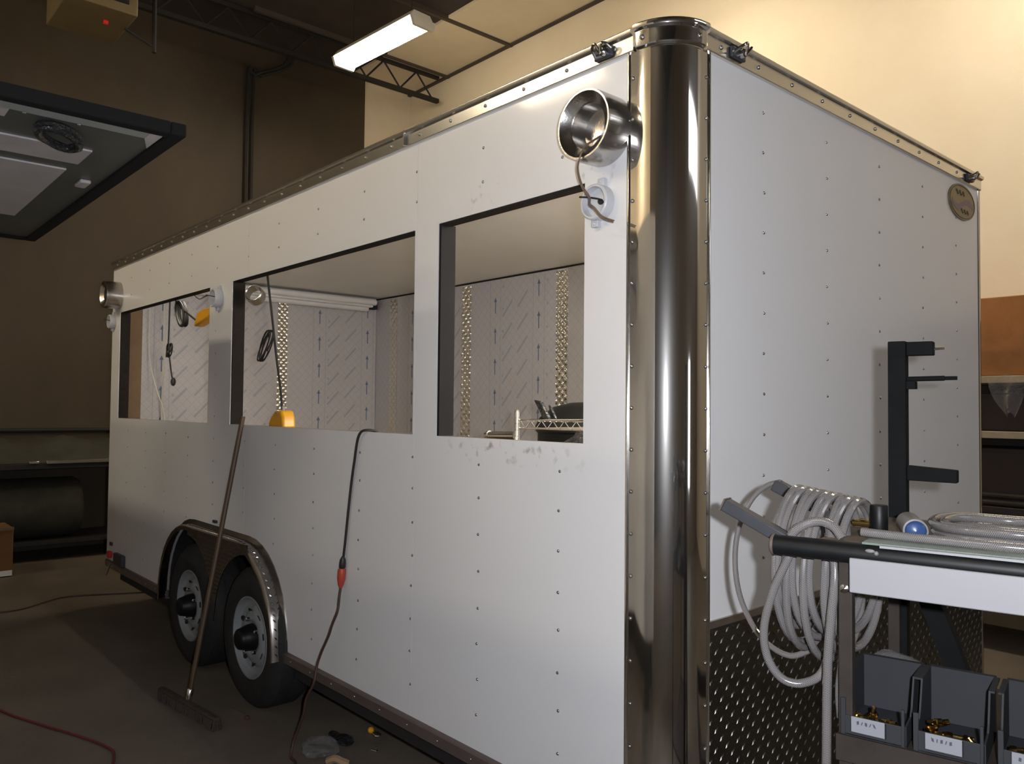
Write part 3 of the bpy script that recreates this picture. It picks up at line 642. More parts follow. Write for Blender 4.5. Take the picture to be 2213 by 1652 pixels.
def quilt(axis, a, b):
    z0, z1 = 0.45, 2.47; nx = 22; nz = int((z1 - z0) / 0.005); mb = MB(); vs = []
    for i in range(nx + 1):
        for j in range(nz + 1):
            h = a + (b - a) * i / nx; z = z0 + (z1 - z0) * j / nz; s = (b - a) / 1.9
            e = 0.010 * math.sqrt(abs(math.sin(PI * (h - a + z) / s) * math.sin(PI * (h - a - z) / s)))
            vs.append((h, YI - 0.001 - e, z) if axis == 'y' else (XI + 0.001 + e, h, z))
    mb.add(vs, [(i * (nz + 1) + j, (i + 1) * (nz + 1) + j, (i + 1) * (nz + 1) + j + 1, i * (nz + 1) + j + 1) for i in range(nx) for j in range(nz)])
    mb.build('quilted_strip', 'quilt', T, smooth=60)
bs = [(-4.862, -4.742), (-3.80, -3.68), (-2.715, -2.60), (-1.62, -1.50), (-0.55, -0.43)]
e0 = XI + 0.01
for i, (a, b) in enumerate(bs):
    film_sheet('y', e0, a, i < 3, 0.10 if i in (2,) else 0.04); quilt('y', a, b); e0 = b
film_sheet('y', e0, -0.06, False)
film_sheet('x', 0.055, 1.268, True, 0.07); quilt('x', 1.268, 1.36); film_sheet('x', 1.36, YI - 0.01, True, 0.1)
MB().box(-5.1, -0.05, YI - 0.012, YI, 2.482, 2.494).build('ceiling_gap_trim', 'jamb', T, smooth=0)
MB().box(XI + 0.001, XI + 0.04, 0.06, 0.17, 0.45, 2.48).build('tail_post', 'card2', T, smooth=0)
MB().box(-0.30, -0.16, 0.5, 1.7, 2.455, 2.494).build('added_cabin_fill', 'lampbody', T)  # unseen strip lamp by the nose, added to brighten the cabin
MB().box(-0.285, -0.175, 0.53, 1.67, 2.445, 2.456).build('added_cabin_fill_lens', 'cabinfill', T)
MB().box(-5.09, -0.06, 0.06, 2.235, 0.409, 0.42).build('added_bounce_floor', 'shelfwood', T, smooth=0)  # unseen pale floor, added to bounce light onto the cabin ceiling
MB().box(-4.6, -3.2, 0.20, 0.34, 2.455, 2.494).build('added_cabin_fill', 'lampbody', T)  # unseen rear lamp with a narrow lens, added for glints on the quilted strips
MB().box(-4.57, -3.23, 0.262, 0.276, 2.445, 2.456).build('added_cabin_fill_lens', 'cabinfill2', T)
# white double-tube light strip on the tail wall
MB().box(-5.09, -4.99, 0.55, 2.14, 2.40, 2.47).cyl((-5.06, 0.5, 2.395), (-5.06, 2.12, 2.395), 0.03, 14).cyl((-4.98, 0.5, 2.445), (-4.98, 2.16, 2.445), 0.028, 14).build('light_strip', 'plastic_white', T, bevel=0.01)
MB().box(-5.09, -5.02, 2.14, 2.2, 2.39, 2.455).build('light_strip_end', 'hole', T)
MB().lathe([(0.05, 0), (0.05, 0.05), (0.045, 0.055), (0.04, 0.05), (0.04, 0.0)], (-2.86, 0.10, 2.085), (0.6, -0.7, 0.3), 24).build('round_vent_ring', 'brushed', T)

# hanging wires and yellow lamps inside the openings (each hangs from the window head)
def coil(mb, c, rx, rz, tilt, n, r):
    pts = []
    for k in range(n * 18 + 1):
        a = 2 * PI * k / 18; u, v_ = rx * (1 + 0.05 * math.sin(k * 0.37)) * math.cos(a), rz * (1 + 0.06 * math.cos(k * 0.31)) * math.sin(a)
        pts.append(V(c) + V((u * math.cos(tilt) - v_ * math.sin(tilt), 0.012 * math.sin(k * 0.21), u * math.sin(tilt) + v_ * math.cos(tilt))))
    mb.tube(pts, r, 6)
t = thing('hanging_work_lamp', 'yellow lamp box hanging on a black cord in the middle window', 'work lamp', (-2.46, 0.07, 1.40), 0, 'yellow lamps on cords')
mb = MB(); mb.tube(path([(-2.625, 0.05, 2.172), (-2.60, 0.055, 2.05), (-2.572, 0.06, 1.92), (-2.55, 0.06, 1.84), (-2.525, 0.065, 1.72), (-2.49, 0.07, 1.58), (-2.465, 0.07, 1.465)], 5), 0.006, 7)
mb.build('cord', 'cord_black', t)
mb = MB(); coil(mb, (-2.66, 0.06, 1.805), 0.036, 0.10, -0.75, 4, 0.0042); mb.build('cord_coil', 'cord_black', t)
MB().prism([(-2.575, 0.045, 1.385), (-2.40, 0.045, 1.385), (-2.41, 0.045, 1.44), (-2.43, 0.045, 1.475), (-2.50, 0.045, 1.472), (-2.55, 0.045, 1.44), (-2.572, 0.045, 1.41)], (0, 0.07, 0)).build('lamp_box', 'yellow', t, bevel=0.012)
MB().lathe([(0.012, 0), (0.010, 0.03), (0.0001, 0.03)], (-2.467, 0.075, 1.465), (0, 0, 1), 10).dome((-2.47, 0.044, 1.455), (0, -1, 0), 0.008, 0.005).build('strain_relief', 'brushed', t)
t = thing('hanging_work_lamp', 'yellow lamp box tilted on its cord in the far window', 'work lamp', (-3.5, 0.07, 2.0), 0, 'yellow lamps on cords')
MB().tube(path([(-3.99, 0.05, 2.172), (-3.945, 0.05, 2.135), (-3.80, 0.055, 2.075), (-3.66, 0.06, 2.02)], 5), 0.006, 7).build('cord', 'cord_black', t)
mb = MB(); coil(mb, (-3.905, 0.06, 2.075), 0.055, 0.095, 0.75, 5, 0.008); mb.build('cord_coil', 'cord_black', t)
MB().prism([(-3.655, 0.045, 1.975), (-3.42, 0.045, 2.02), (-3.36, 0.045, 2.075), (-3.52, 0.045, 2.075), (-3.60, 0.045, 2.06), (-3.64, 0.045, 2.01)], (0, 0.07, 0)).build('lamp_box', 'yellow', t, bevel=0.012)
MB().tube(path([(-3.66, 0.05, 2.172), (-3.58, 0.052, 2.140), (-3.45, 0.055, 2.150), (-3.30, 0.06, 2.135)], 5), 0.004, 6).build('lead_wire', 'lampwire', t)
o = MB().tube(path([(-4.86, 0.30, 2.494), (-4.87, 0.30, 2.05), (-4.87, 0.30, 1.93), (-4.83, 0.31, 1.74), (-4.79, 0.31, 1.68)], 5), 0.0055, 6); coil(o, (-4.86, 0.30, 1.90), 0.03, 0.055, -0.5, 3, 0.005); o.sphere((-4.78, 0.31, 1.665), 0.02, 8, 6, (1, 1, 1.6))
tag(o.build('drop_wire', 'cord_black'), 'black drop wire with a small coil and plug end in the far window', 'wire')
o = MB().tube(path([(-4.99, 0.30, 2.494), (-4.98, 0.30, 2.1), (-4.99, 0.31, 1.8), (-5.05, 0.32, 1.55), (-5.07, 0.33, 1.30), (-5.0, 0.35, 0.8), (-4.98, 0.36, 0.43)], 5), 0.006, 6)
tag(o.build('pale_cable', 'cord_white'), 'pale cable hanging straight down inside the far window', 'wire', 'pale cables in the far window')
o = MB().tube(path([(-5.05, 0.22, 2.494), (-5.07, 0.22, 2.0), (-5.05, 0.23, 1.8), (-4.95, 0.25, 1.6), (-4.83, 0.27, 1.40), (-4.75, 0.28, 0.9), (-4.72, 0.28, 0.43)], 5), 0.0035, 6)
tag(o.build('pale_cable', 'cord_white'), 'thin pale cable slanting across another inside the far window', 'wire', 'pale cables in the far window')

# wire rack with things inside the nearest window
t = thing('wire_rack', 'chrome wire rack with a ribbed post inside the nearest window', 'rack', (-1.2, 0.75, 0.42))
rx0, rx1, ry0, ry1 = -1.235, -0.30, 0.55, 0.98
for x, y in ((rx0, ry0), (rx1, ry0), (rx0, ry1), (rx1, ry1)):
    pr_ = [(0.0001, 0)]; z = 0.0
    while z < 1.06:
        pr_ += [(0.0125, z), (0.0125, z + 0.022), (0.0105, z + 0.0235), (0.0105, z + 0.026)]; z += 0.026
    pr_ += [(0.012, 1.065), (0.008, 1.072), (0.0001, 1.074)]
    MB().lathe(pr_, (x, y, 0.42), (0, 0, 1), 12).build('post', 'chrome', t, smooth=50)
for zt in (1.447, 0.9):
    for y in (ry0, ry1):
        for dz in (0.0, -0.034): MB().cyl((rx0, y, zt + dz), (rx1, y, zt + dz), 0.0035, 6).build('shelf_rim', 'chrome', t)
        tr = MB(); k = 0; x = rx0 + 0.02
        pts = []
        while x < rx1: pts.append((x, y, zt - (0.034 if k % 2 else 0.0))); x += 0.033; k += 1
        tr.tube(pts, 0.0022, 5).build('truss_wire', 'chrome', t)
    for x in (rx0, rx1): MB().cyl((x, ry0, zt), (x, ry1, zt), 0.0035, 6).build('shelf_rim', 'chrome', t)
    gr = MB()
    for k in range(1, 28): x = rx0 + (rx1 - rx0) * k / 28; gr.cyl((x, ry0, zt - 0.034), (x, ry1, zt - 0.034), 0.0018, 4)
    gr.build('shelf_wires', 'chrome', t, kind='stuff')
def lumpy(name, c, r, s3, m, amp=0.25, seed=1, seg=22, rings=14):
    rnd = random.Random(seed); mb = MB(); mb.sphere(c, r, seg, rings, s3)
    ph = [rnd.uniform(0, 6) for _ in range(6)]; c = V(c)
    out = []
    for v_ in mb.v:
        d = V(v_) - c; k = 1 + amp * (math.sin(d.x * 50 / r * 0.06 + ph[0] + d.z * 70) * math.sin(d.y * 60 + ph[1]) * 0.6 + 0.4 * math.sin(d.z * 90 + d.x * 55 + ph[2]))
        out.append(tuple(c + d * k))
    mb.v = out; return mb.build(name, m, smooth=0)
tag(lumpy('plastic_wrapped_bundle', (-0.98, 0.76, 1.16), 0.235, (1.0, 0.7, 1.06), 'plasticbag', 0.06, 4, 40, 26), 'black plastic wrapped bundle under the top shelf of the wire rack', 'bundle')
o = MB().prism([(-1.235, 0.70, 1.452), (-1.195, 0.70, 1.452), (-1.255, 0.70, 1.53), (-1.295, 0.70, 1.535)], (0, 0.02, 0)).prism([(-1.20, 0.72, 1.452), (-1.175, 0.72, 1.452), (-1.205, 0.72, 1.50), (-1.225, 0.72, 1.515)], (0, 0.015, 0))
tag(o.build('black_strap', 'plasticbag', bevel=0.004), 'black plastic strap sticking up from the wire rack', 'strap')
tag(MB().lathe([(0.001, 0), (0.24, 0.0), (0.25, 0.03), (0.25, 0.95), (0.262, 0.96), (0.262, 0.985), (0.24, 1.03), (0.17, 1.085), (0.08, 1.108), (0.001, 1.112)], (-1.56, 1.32, 0.42), (0, 0, 1), 40).build('domed_drum', 'black', smooth=40), 'black drum with a domed lid behind the wire rack', 'drum')
tag(MB().lathe([(0.001, 0), (0.018, 0), (0.018, 0.17), (0.022, 0.171), (0.022, 0.19), (0.001, 0.19)], (-1.255, 0.56, 1.379), (-1, 0, -0.02), 14).build('burner_pipe', 'brushed', smooth=40), 'short metal pipe lying beside the rack post', 'pipe')
# a small crate that carries the pipe and pan foot
tag(MB().box(-1.50, -1.253, 0.5, 0.62, 0.42, 1.355).build('tall_carton', 'card2', bevel=0.004), 'tall carton standing beside the wire rack below the sill', 'carton')

# ------------------------------------------------------------------ second trailer across the aisle with its raised awning
t = thing('awning_trailer', 'dark raised serving awning of the neighbouring trailer, seen from below', 'awning', (-2.6, -3.0, 0))
AZ = 2.40; ax0, ax1, ay0, ay1 = -3.72, -1.385, -1.8, -0.80
MB().box(-6.0, 0.3, -4.2, -1.8, 0.35, 2.48).build('trailer_body', 'neighbor', t, bevel=0.02)
for x in (-3.2, -2.3): MB().lathe([(0.001, 0.0), (0.2, 0.0), (0.33, 0.0), (0.345, 0.03), (0.345, 0.18), (0.3, 0.2), (0.001, 0.2)], (x, -2.22, 0.345), (0, 1, 0), 32).build('tire', 'rubber', t)
MB().box(0.05, 0.15, -2.3, -2.2, 0, 0.36).build('jack_leg', 'undercoat', t); MB().box(-4.3, -4.2, -2.3, -2.2, 0, 0.36).build('jack_leg', 'undercoat', t)
MB().box(0.05, 0.15, -4.0, -3.9, 0, 0.36).build('jack_leg', 'undercoat', t); MB().box(-4.3, -4.2, -4.0, -3.9, 0, 0.36).build('jack_leg', 'undercoat', t)
MB().box(ax0 + 0.01, ax1 - 0.01, ay0, ay1 - 0.01, AZ, AZ + 0.025).build('awning_panel', 'awning', t, smooth=0)
fr = 0.05
for x0, x1, y0, y1 in ((ax0, ax1, ay1 - fr, ay1), (ax0, ax0 + fr, ay0, ay1 - fr), (ax1 - fr, ax1, ay0, ay1 - fr), (ax0 + fr, ax1 - fr, ay0, ay0 + fr)):
    MB().box(x0, x1, y0, y1, AZ - 0.014, AZ + 0.03).build('awning_frame', 'blackmatte', t, bevel=0.006)
MB().box(ax1 - 0.115, ax1 - 0.045, ay0 + 0.06, -0.90, AZ - 0.012, AZ).build('trim_strip', 'awning_trim', t, bevel=0.003)
MB().prism([(ax1 - 0.05, -0.895, AZ - 0.006), (ax1 - 0.05, -0.855, AZ - 0.006), (ax1 - 0.24, -0.855, AZ - 0.006), (ax1 - 0.13, -0.895, AZ - 0.006)], (0, 0, 0.006)).build('corner_plate', 'awning_light', t)
MB().box(-2.0, -1.80, ay0 + 0.06, -0.985, AZ - 0.006, AZ).build('light_panel', 'awning_light', t)
MB().box(-3.12, -2.11, ay0 + 0.06, -1.0, AZ - 0.006, AZ).build('light_panel', 'awning_light', t)
MB().box(-1.60, -1.50, ay0 + 0.06, -1.285, AZ - 0.006, AZ).build('light_panel', 'awning_light', t)
o = MB(); o.box(-2.32, -2.22, -0.925, -0.885, AZ - 0.015, AZ); o.build('latch_plate', 'awning_light', t, bevel=0.005)
mb = MB(); coil(mb, (0, 0, 0), 0.05, 0.12, 0.4, 3, 0.012); mb.v = [(-1.66 + z * 0.95, -1.12 + x * 1.1, AZ - 0.02 + y * 0.8) for x, y, z in mb.v]; mb.build('cable_bundle', 'plasticbag', t)
dm = MB()
for y in (-1.25, -1.10, -1.5): dm.dome((ax1 - 0.105, y, AZ - 0.016), (0, 0, -1), 0.006, 0.004)
dm.build('awning_screws', 'screw', t)
for x in (ax0 + 0.12, ax1 - 0.12): MB().cyl((x, -1.8, 2.0), (x, -1.42, AZ), 0.012, 8).build('gas_strut', 'gunmetal', t)

# ------------------------------------------------------------------ far left: bench, box, pipe on wall
t = thing('workbench', 'dark workbench with a bright metal edge along the far wall', 'workbench', (-7.6, -0.4, 0))
MB().box(-8.04, -7.2, -2.6, 1.3, 0.88, 0.935).build('bench_top', 'undercoat', t, bevel=0.005)
MB().box(-7.2, -7.17, -0.02, 1.25, 0.93, 0.962).build('edge_strip', 'alu', t, bevel=0.004)
MB().box(-7.2, -7.172, -0.16, -0.08, 0.935, 0.958).build('edge_strip', 'alu', t, bevel=0.004)
for x in (-7.28, -7.98):
    for y in (-2.5, -0.9, 1.2): MB().box(x - 0.04, x + 0.04, y - 0.04, y + 0.04, 0, 0.88).build('leg', 'undercoat', t)
MB().box(-8.0, -7.3, -2.5, 1.2, 0.16, 0.19).build('lower_shelf', 'undercoat', t)
tp_ = MB(); vs = []; nx_, ny_ = 10, 40
for i in range(nx_ + 1):
    for j in range(ny_ + 1):
        u = i / nx_; x = -8.0 + 0.72 * u; y = -2.5 + 3.7 * j / ny_
        vs.append((x, y, 0.937 + (0.20 + 0.025 * math.sin(j * 0.9) + 0.015 * math.sin(j * 2.3 + i)) * (1 - u ** 3) * min(1, j / 2, (ny_ - j) / 2)))
tp_.add(vs, [(i * (ny_ + 1) + j, (i + 1) * (ny_ + 1) + j, (i + 1) * (ny_ + 1) + j + 1, i * (ny_ + 1) + j + 1) for i in range(nx_) for j in range(ny_)])
o = tp_.build('folded_tarp', 'darkgreen', smooth=60); tag(o, 'dark green tarp heaped on the far workbench', 'tarp')
tag(MB().lathe([(0.001, 0), (0.26, 0), (0.29, 0.03), (0.29, 0.9), (0.26, 0.95), (0.001, 0.95)], (-7.62, -0.6, 0.482), (0, 1, 0), 32).build('storage_tank', 'darkgreen', smooth=40), 'dark round tank lying under the workbench', 'tank')
tag(MB().tube([(-8.03, -3.5, 1.225), (-8.03, 4.4, 1.215)], 0.022, 8).build('wall_rail', 'undercoat'), 'dark rail running along the far wall above the bench', 'rail')
t = thing('cardboard_box', 'tan cardboard box on the floor in front of the workbench', 'box', (-7.0, -0.5, 0))
MB().box(-7.15, -6.75, -0.84, -0.34, 0.005, 0.42).build('carton', 'card3', t, bevel=0.008)
MB().box(-6.75, -6.745, -0.84, -0.345, 0.01, 0.055).build('bottom_tape', 'plastic_white', t)
MB().box(-6.76, -6.74, -0.84, -0.34, 0.40, 0.425).build('flap_edge', 'card2', t)

# ------------------------------------------------------------------ right: shelving by the cream wall
t = thing('storage_shelf', 'tall dark storage shelf with pale boards against the cream wall', 'shelf', (0.3, 4.2, 0))
for x in (-1.1, 1.5):
    for y in (3.93, 4.55): MB().box(x - 0.025, x + 0.025, y - 0.025, y + 0.025, 0, 1.74).build('upright', 'undercoat', t)
for z in (0.30, 0.86, 1.335, 1.685): MB().box(-1.1, 1.5, 3.9, 4.57, z, z + 0.045).build('shelf_board', 'shelfwood' if z > 1 else 'undercoat', t, bevel=0.004)
MB().box(-1.1, 1.5, 4.56, 4.575, 0.3, 1.7).build('back_panel', 'darkbox', t)
for x0, x1, z0, z1, m, lab in ((-1.05, 0.42, 1.732, 2.235, 'card', 'wide brown carton on top of the storage shelf'), (0.45, 1.4, 1.732, 2.1, 'card2', 'tan carton at the far end of the shelf top')):
    bx = MB().box(x0, x1, 3.95, 4.5, z0, z1).build('carton', m, bevel=0.006); tag(bx, lab, 'box')
    MB().box(x0 + 0.02, x1 - 0.02, 4.2, 4.26, z1, z1 + 0.002).build('tape', 'card2', bx)
for x0, x1, z0, z1, lab in ((-0.9, 0.3, 1.382, 1.62, 'dark carton on the middle shelf board'), (-0.95, 0.5, 0.907, 1.27, 'long dark carton under the middle shelf board'), (-0.9, 0.4, 0.347, 0.78, 'dark carton on the lowest shelf board')):
    bx = MB().box(x0, x1, 3.98, 4.5, z0, z1).build('dark_carton', 'darkbox', bevel=0.006); tag(bx, lab, 'box')
    MB().box(x0, x1, 3.975, 3.98, z1 - 0.03, z1 - 0.015).build('lid_edge', 'undercoat', bx)
mb = MB(); vs = []
for i in range(13):
    for j in range(9):
        u, v_ = i / 12, j / 8; wd = 0.20 * (1 - 0.75 * v_ ** 2); vs.append((-0.40 + (u - 0.5) * wd + 0.03 * v_, 3.885 - 0.02 * math.sin(u * PI * 3 + v_ * 4) * (0.3 + v_), 1.72 - 0.24 * v_ - 0.02 * math.sin(u * 9)))
mb.add(vs, [(i * 9 + j, (i + 1) * 9 + j, (i + 1) * 9 + j + 1, i * 9 + j + 1) for i in range(12) for j in range(8)])
mb2 = mb.build('plastic_sheet', 'clearbag', smooth=60); tag(mb2, 'clear plastic bag draped over the pale shelf edge', 'bag')
for z, lab in ((0.99, 'upper thin pipe lying across the dark shelf front'), (0.945, 'lower thin pipe lying across the dark shelf front')):
    tag(MB().cyl((-1.0, 3.955 - (0.99 - z) * 0.3, z - 0.018), (0.9, 3.955 - (0.99 - z) * 0.3, z - 0.02), 0.018, 10).build('stock_pipe', 'cart'), lab, 'pipe')

# ------------------------------------------------------------------ broom, cords, litter on the floor
t = thing('push_broom', 'wooden push broom leaning on the white trailer with its head on the floor', 'broom', (-2.7, -0.24, 0))
hv = V((-2.715, -0.026, 1.44)); hb = V((-2.70, -0.278, 0.058))
MB().tube([hb + (hv - hb) * k / 10 for k in range(11)], [0.010] + [0.0122] * 9 + [0.0115], 10).build('handle', 'wood', t)
ha, hbk = V((-2.96, -0.325, 0.05)), V((-2.37, -0.262, 0.05)); hd = (hbk - ha).normalized(); hs = V((0, 0, 1)).cross(hd)
MB().bar(ha, hbk, 0.034, 0.022).build('head_block', 'bristle', t, bevel=0.008)
br = MB(); rnd = random.Random(3)
for k in range(46):
    for j in range(5):
        p0 = ha + (hbk - ha) * ((k + 0.5) / 46) + hs * (-0.014 + 0.007 * j); p1 = p0 + V((rnd.uniform(-.008, .008), rnd.uniform(-.010, .010), 0)); br.tube([(p0.x, p0.y, 0.045), (p1.x, p1.y, 0.003)], [0.005, 0.006], 5)
br.build('bristles', 'bristle', t, kind='stuff')
MB().lathe([(0.016, 0), (0.016, 0.05), (0.013, 0.055)], hb - (hv - hb).normalized() * 0.005, hv - hb, 12).build('ferrule', 'chrome', t)
t = thing('extension_cord', 'black and brown extension cord running from the window sill to the floor', 'cord', (-1.8, -0.1, 0))
MB().tube(path([(-1.50, 0.09, 1.30), (-1.515, 0.05, 1.385), (-1.535, -0.006, 1.402), (-1.575, -0.018, 1.375), (-1.612, -0.014, 1.27), (-1.639, -0.012, 1.169), (-1.660, -0.012, 1.05), (-1.678, -0.014, 0.92), (-1.688, -0.016, 0.856)], 6), 0.0055, 8).build('upper_cord', 'cord_black', t)
MB().lathe([(0.006, 0), (0.012, 0.012), (0.014, 0.03), (0.014, 0.045), (0.011, 0.05)], (-1.687, -0.017, 0.868), (-0.1, 0, -1), 12).build('plug', 'cord_black', t)
MB().lathe([(0.012, 0), (0.017, 0.008), (0.017, 0.045), (0.012, 0.07), (0.007, 0.085)], (-1.691, -0.018, 0.820), (-0.12, 0, -1), 12).build('socket', 'orange', t, label='orange-red socket end')
MB().tube(path([(-1.70, -0.018, 0.74), (-1.69, -0.03, 0.70), (-1.675, -0.045, 0.65), (-1.70, -0.055, 0.59), (-1.72, -0.06, 0.54), (-1.775, -0.062, 0.46), (-1.80, -0.068, 0.40), (-1.795, -0.085, 0.33), (-1.83, -0.098, 0.26), (-1.85, -0.10, 0.19), (-1.885, -0.105, 0.12), (-1.90, -0.12, 0.06), (-1.88, -0.14, 0.012), (-1.82, -0.15, 0.008), (-1.70, -0.22, 0.008), (-1.5, -0.4, 0.008), (-1.2, -0.7, 0.008)], 6), 0.0055, 8).build('lower_cord', 'cord_brown', t)
tag(MB().tube(path([(-4.4, -1.1, 0.007), (-3.7, -1.02, 0.007), (-3.27, -0.97, 0.007), (-2.95, -0.86, 0.007), (-2.72, -0.77, 0.007), (-2.5, -0.70, 0.007), (-2.38, -0.70, 0.007), (-2.20, -0.78, 0.007), (-1.9, -1.0, 0.007)], 8), 0.006, 7).build('floor_cord', 'cord_red'), 'dark red cord curving across the bare floor', 'cord')
tag(MB().tube(path([(-5.5, -0.95, 0.006), (-5.4, -0.55, 0.006), (-5.62, -0.2, 0.006), (-5.52, 0.1, 0.006), (-5.3, 0.5, 0.006), (-4.9, 0.9, 0.006)], 8), 0.006, 7).build('floor_cord', 'cord_brown'), 'brown cord lying on the floor behind the trailer tail', 'cord')
tag(lumpy('crumpled_film', (-1.86, -0.02, 0.028), 0.07, (1.3, 1.0, 0.38), 'clearbag', 0.45, 9), 'crumpled clear plastic film on the floor under the sill', 'litter')
tag(lumpy('dark_rag', (-1.90, 0.10, 0.018), 0.05, (1.5, 0.8, 0.32), 'plasticbag', 0.4, 11), 'small black scrap of plastic on the floor', 'litter')
tag(lumpy('yellow_scrap', (-1.90, 0.262, 0.014), 0.017, (1.1, 0.9, 0.8), 'yellow', 0.2, 5, 10, 7), 'tiny yellow scrap on the floor under the trailer edge', 'litter')
tag(lumpy('grey_scrap', (-1.85, 0.265, 0.010), 0.026, (1.3, 0.7, 0.35), 'alu_dull', 0.3, 6, 10, 7), 'flat grey scrap beside the yellow one', 'litter')
tag(MB().tube(path([(-1.74, -0.05, 0.01), (-1.705, -0.03, 0.03), (-1.68, -0.01, 0.022), (-1.665, 0.015, 0.008)], 4), [0.006] + [0.016] * 11 + [0.006], 7).build('paper_scrap', 'leaf'), 'curled tan paper scrap on the floor', 'litter')
tag(MB().cyl((-1.735, 0.165, 0.005), (-1.705, 0.175, 0.005), 0.004, 8).dome((-1.705, 0.175, 0.005), (1, 0.3, 0), 0.007, 0.004).build('loose_screw', 'chrome'), 'shiny loose screw on the dark floor', 'screw')
tag(lumpy('brown_crumb', (-2.42, -0.10, 0.008), 0.014, (1, 1, 0.7), 'pebble', 0.2, 3, 9, 6), 'small brown crumb near the broom head', 'litter')
tag(MB().cyl((-2.62, -0.10, 0.005), (-2.48, -0.085, 0.005), 0.0035, 6).build('wire_offcut', 'chrome'), 'thin shiny wire offcut by the front wheel', 'wire')

# ------------------------------------------------------------------ cart (local axes: u along its front edge, v away from the photographer)
PO, RZ = (0.6395, -0.3547, 0.0), math.radians(12.346)
def cthing(name, label, cat, group=None): return thing(name, label, cat, PO, RZ, group)
def csingle(mb, name, m, label, cat, group=None, **kw):
    o = mb.build(name, m, **kw); o.location = PO; o.rotation_euler = (0, 0, RZ); return tag(o, label, cat, group)
t = cthing('utility_cart', 'brown steel utility cart with a black rail and a white front board', 'cart')
b_ = dict(parent=t, local=True)
for u in (0.0, 0.80):
    for v_ in (0.012, 0.42):
        MB().box(u - 0.0115, u + 0.0115, v_ - 0.0115, v_ + 0.0115, 0.1, 1.235).build('leg', 'cart', bevel=0.002, **b_)
        cs = MB().lathe([(0.001, -0.012), (0.045, -0.012), (0.048, 0), (0.045, 0.012), (0.001, 0.012)], (u, v_, 0.049), (0, 1, 0), 18).build('caster', 'rubber', **b_)
        MB().box(u - 0.008, u + 0.008, v_ - 0.018, v_ + 0.018, 0.05, 0.105).build('fork', 'gunmetal', parent=cs, local=True)
MB().tube([(-0.125, 0.0, 1.253), (0.82, 0.0, 1.253)], 0.0185, 18).build('front_rail', 'black', **b_)
MB().lathe([(0.0195, 0), (0.0195, 0.005), (0.016, 0.008), (0.0001, 0.008)], (-0.121, 0, 1.253), (-1, 0, 0), 18).build('rail_cap', 'carttop', **b_)
MB().tube([(-0.10, 0.43, 1.248), (0.82, 0.43, 1.248)], 0.012, 12).build('back_rail', 'black', **b_)
MB().box(-0.05, 0.82, 0.016, 0.425, 1.256, 1.269).build('top_board', 'carttop', bevel=0.003, **b_)
MB().box(0.03, 0.82, -0.008, 0.05, 1.271, 1.2745).build('glass_strip', 'glass_edge', **b_)
MB().box(0.06, 0.82, -0.018, -0.003, 1.2685, 1.2725).build('white_edge', 'whiteboard', **b_)
MB().box(0.013, 0.82, -0.026, -0.019, 1.189, 1.248).build('front_board', 'whiteboard', bevel=0.002, **b_)
a1 = MB().bar((-0.236, 0.05, 1.313), (-0.085, 0.05, 1.241), 0.032, 0.023).build('side_arm', 'gunmetal', bevel=0.002, **b_)
MB().bar((-0.2385, 0.05, 1.3142), (-0.2355, 0.05, 1.3128), 0.034, 0.025).build('arm_cap', 'carttop', parent=a1, local=True)
MB().bar((-0.22, 0.30, 1.335), (-0.03, 0.30, 1.245), 0.032, 0.025).build('side_arm', 'gunmetal', bevel=0.002, **b_)
MB().box(-0.012, 0.82, -0.012, 0.425, 0.930, 0.940).box(-0.012, 0.82, -0.016, -0.012, 0.898, 0.942).build('bin_shelf', 'cart', **b_)
MB().box(-0.012, 0.82, -0.012, 0.425, 0.30, 0.312).build('low_shelf', 'cart', **b_)
o = MB().lathe([(0.008, 0), (0.008, 0.006), (0.001, 0.008)], (0.0, -0.0, 1.19), (0, -1, 0), 8); o.build('bolt', 'chrome', **b_)
MB().sphere((0.045, -0.018, 1.262), 0.005, 10, 6, (1.6, 0.6, 0.7)).sphere((0.055, -0.018, 1.259), 0.004, 10, 6).build('glue_drip', 'greytube', **b_)

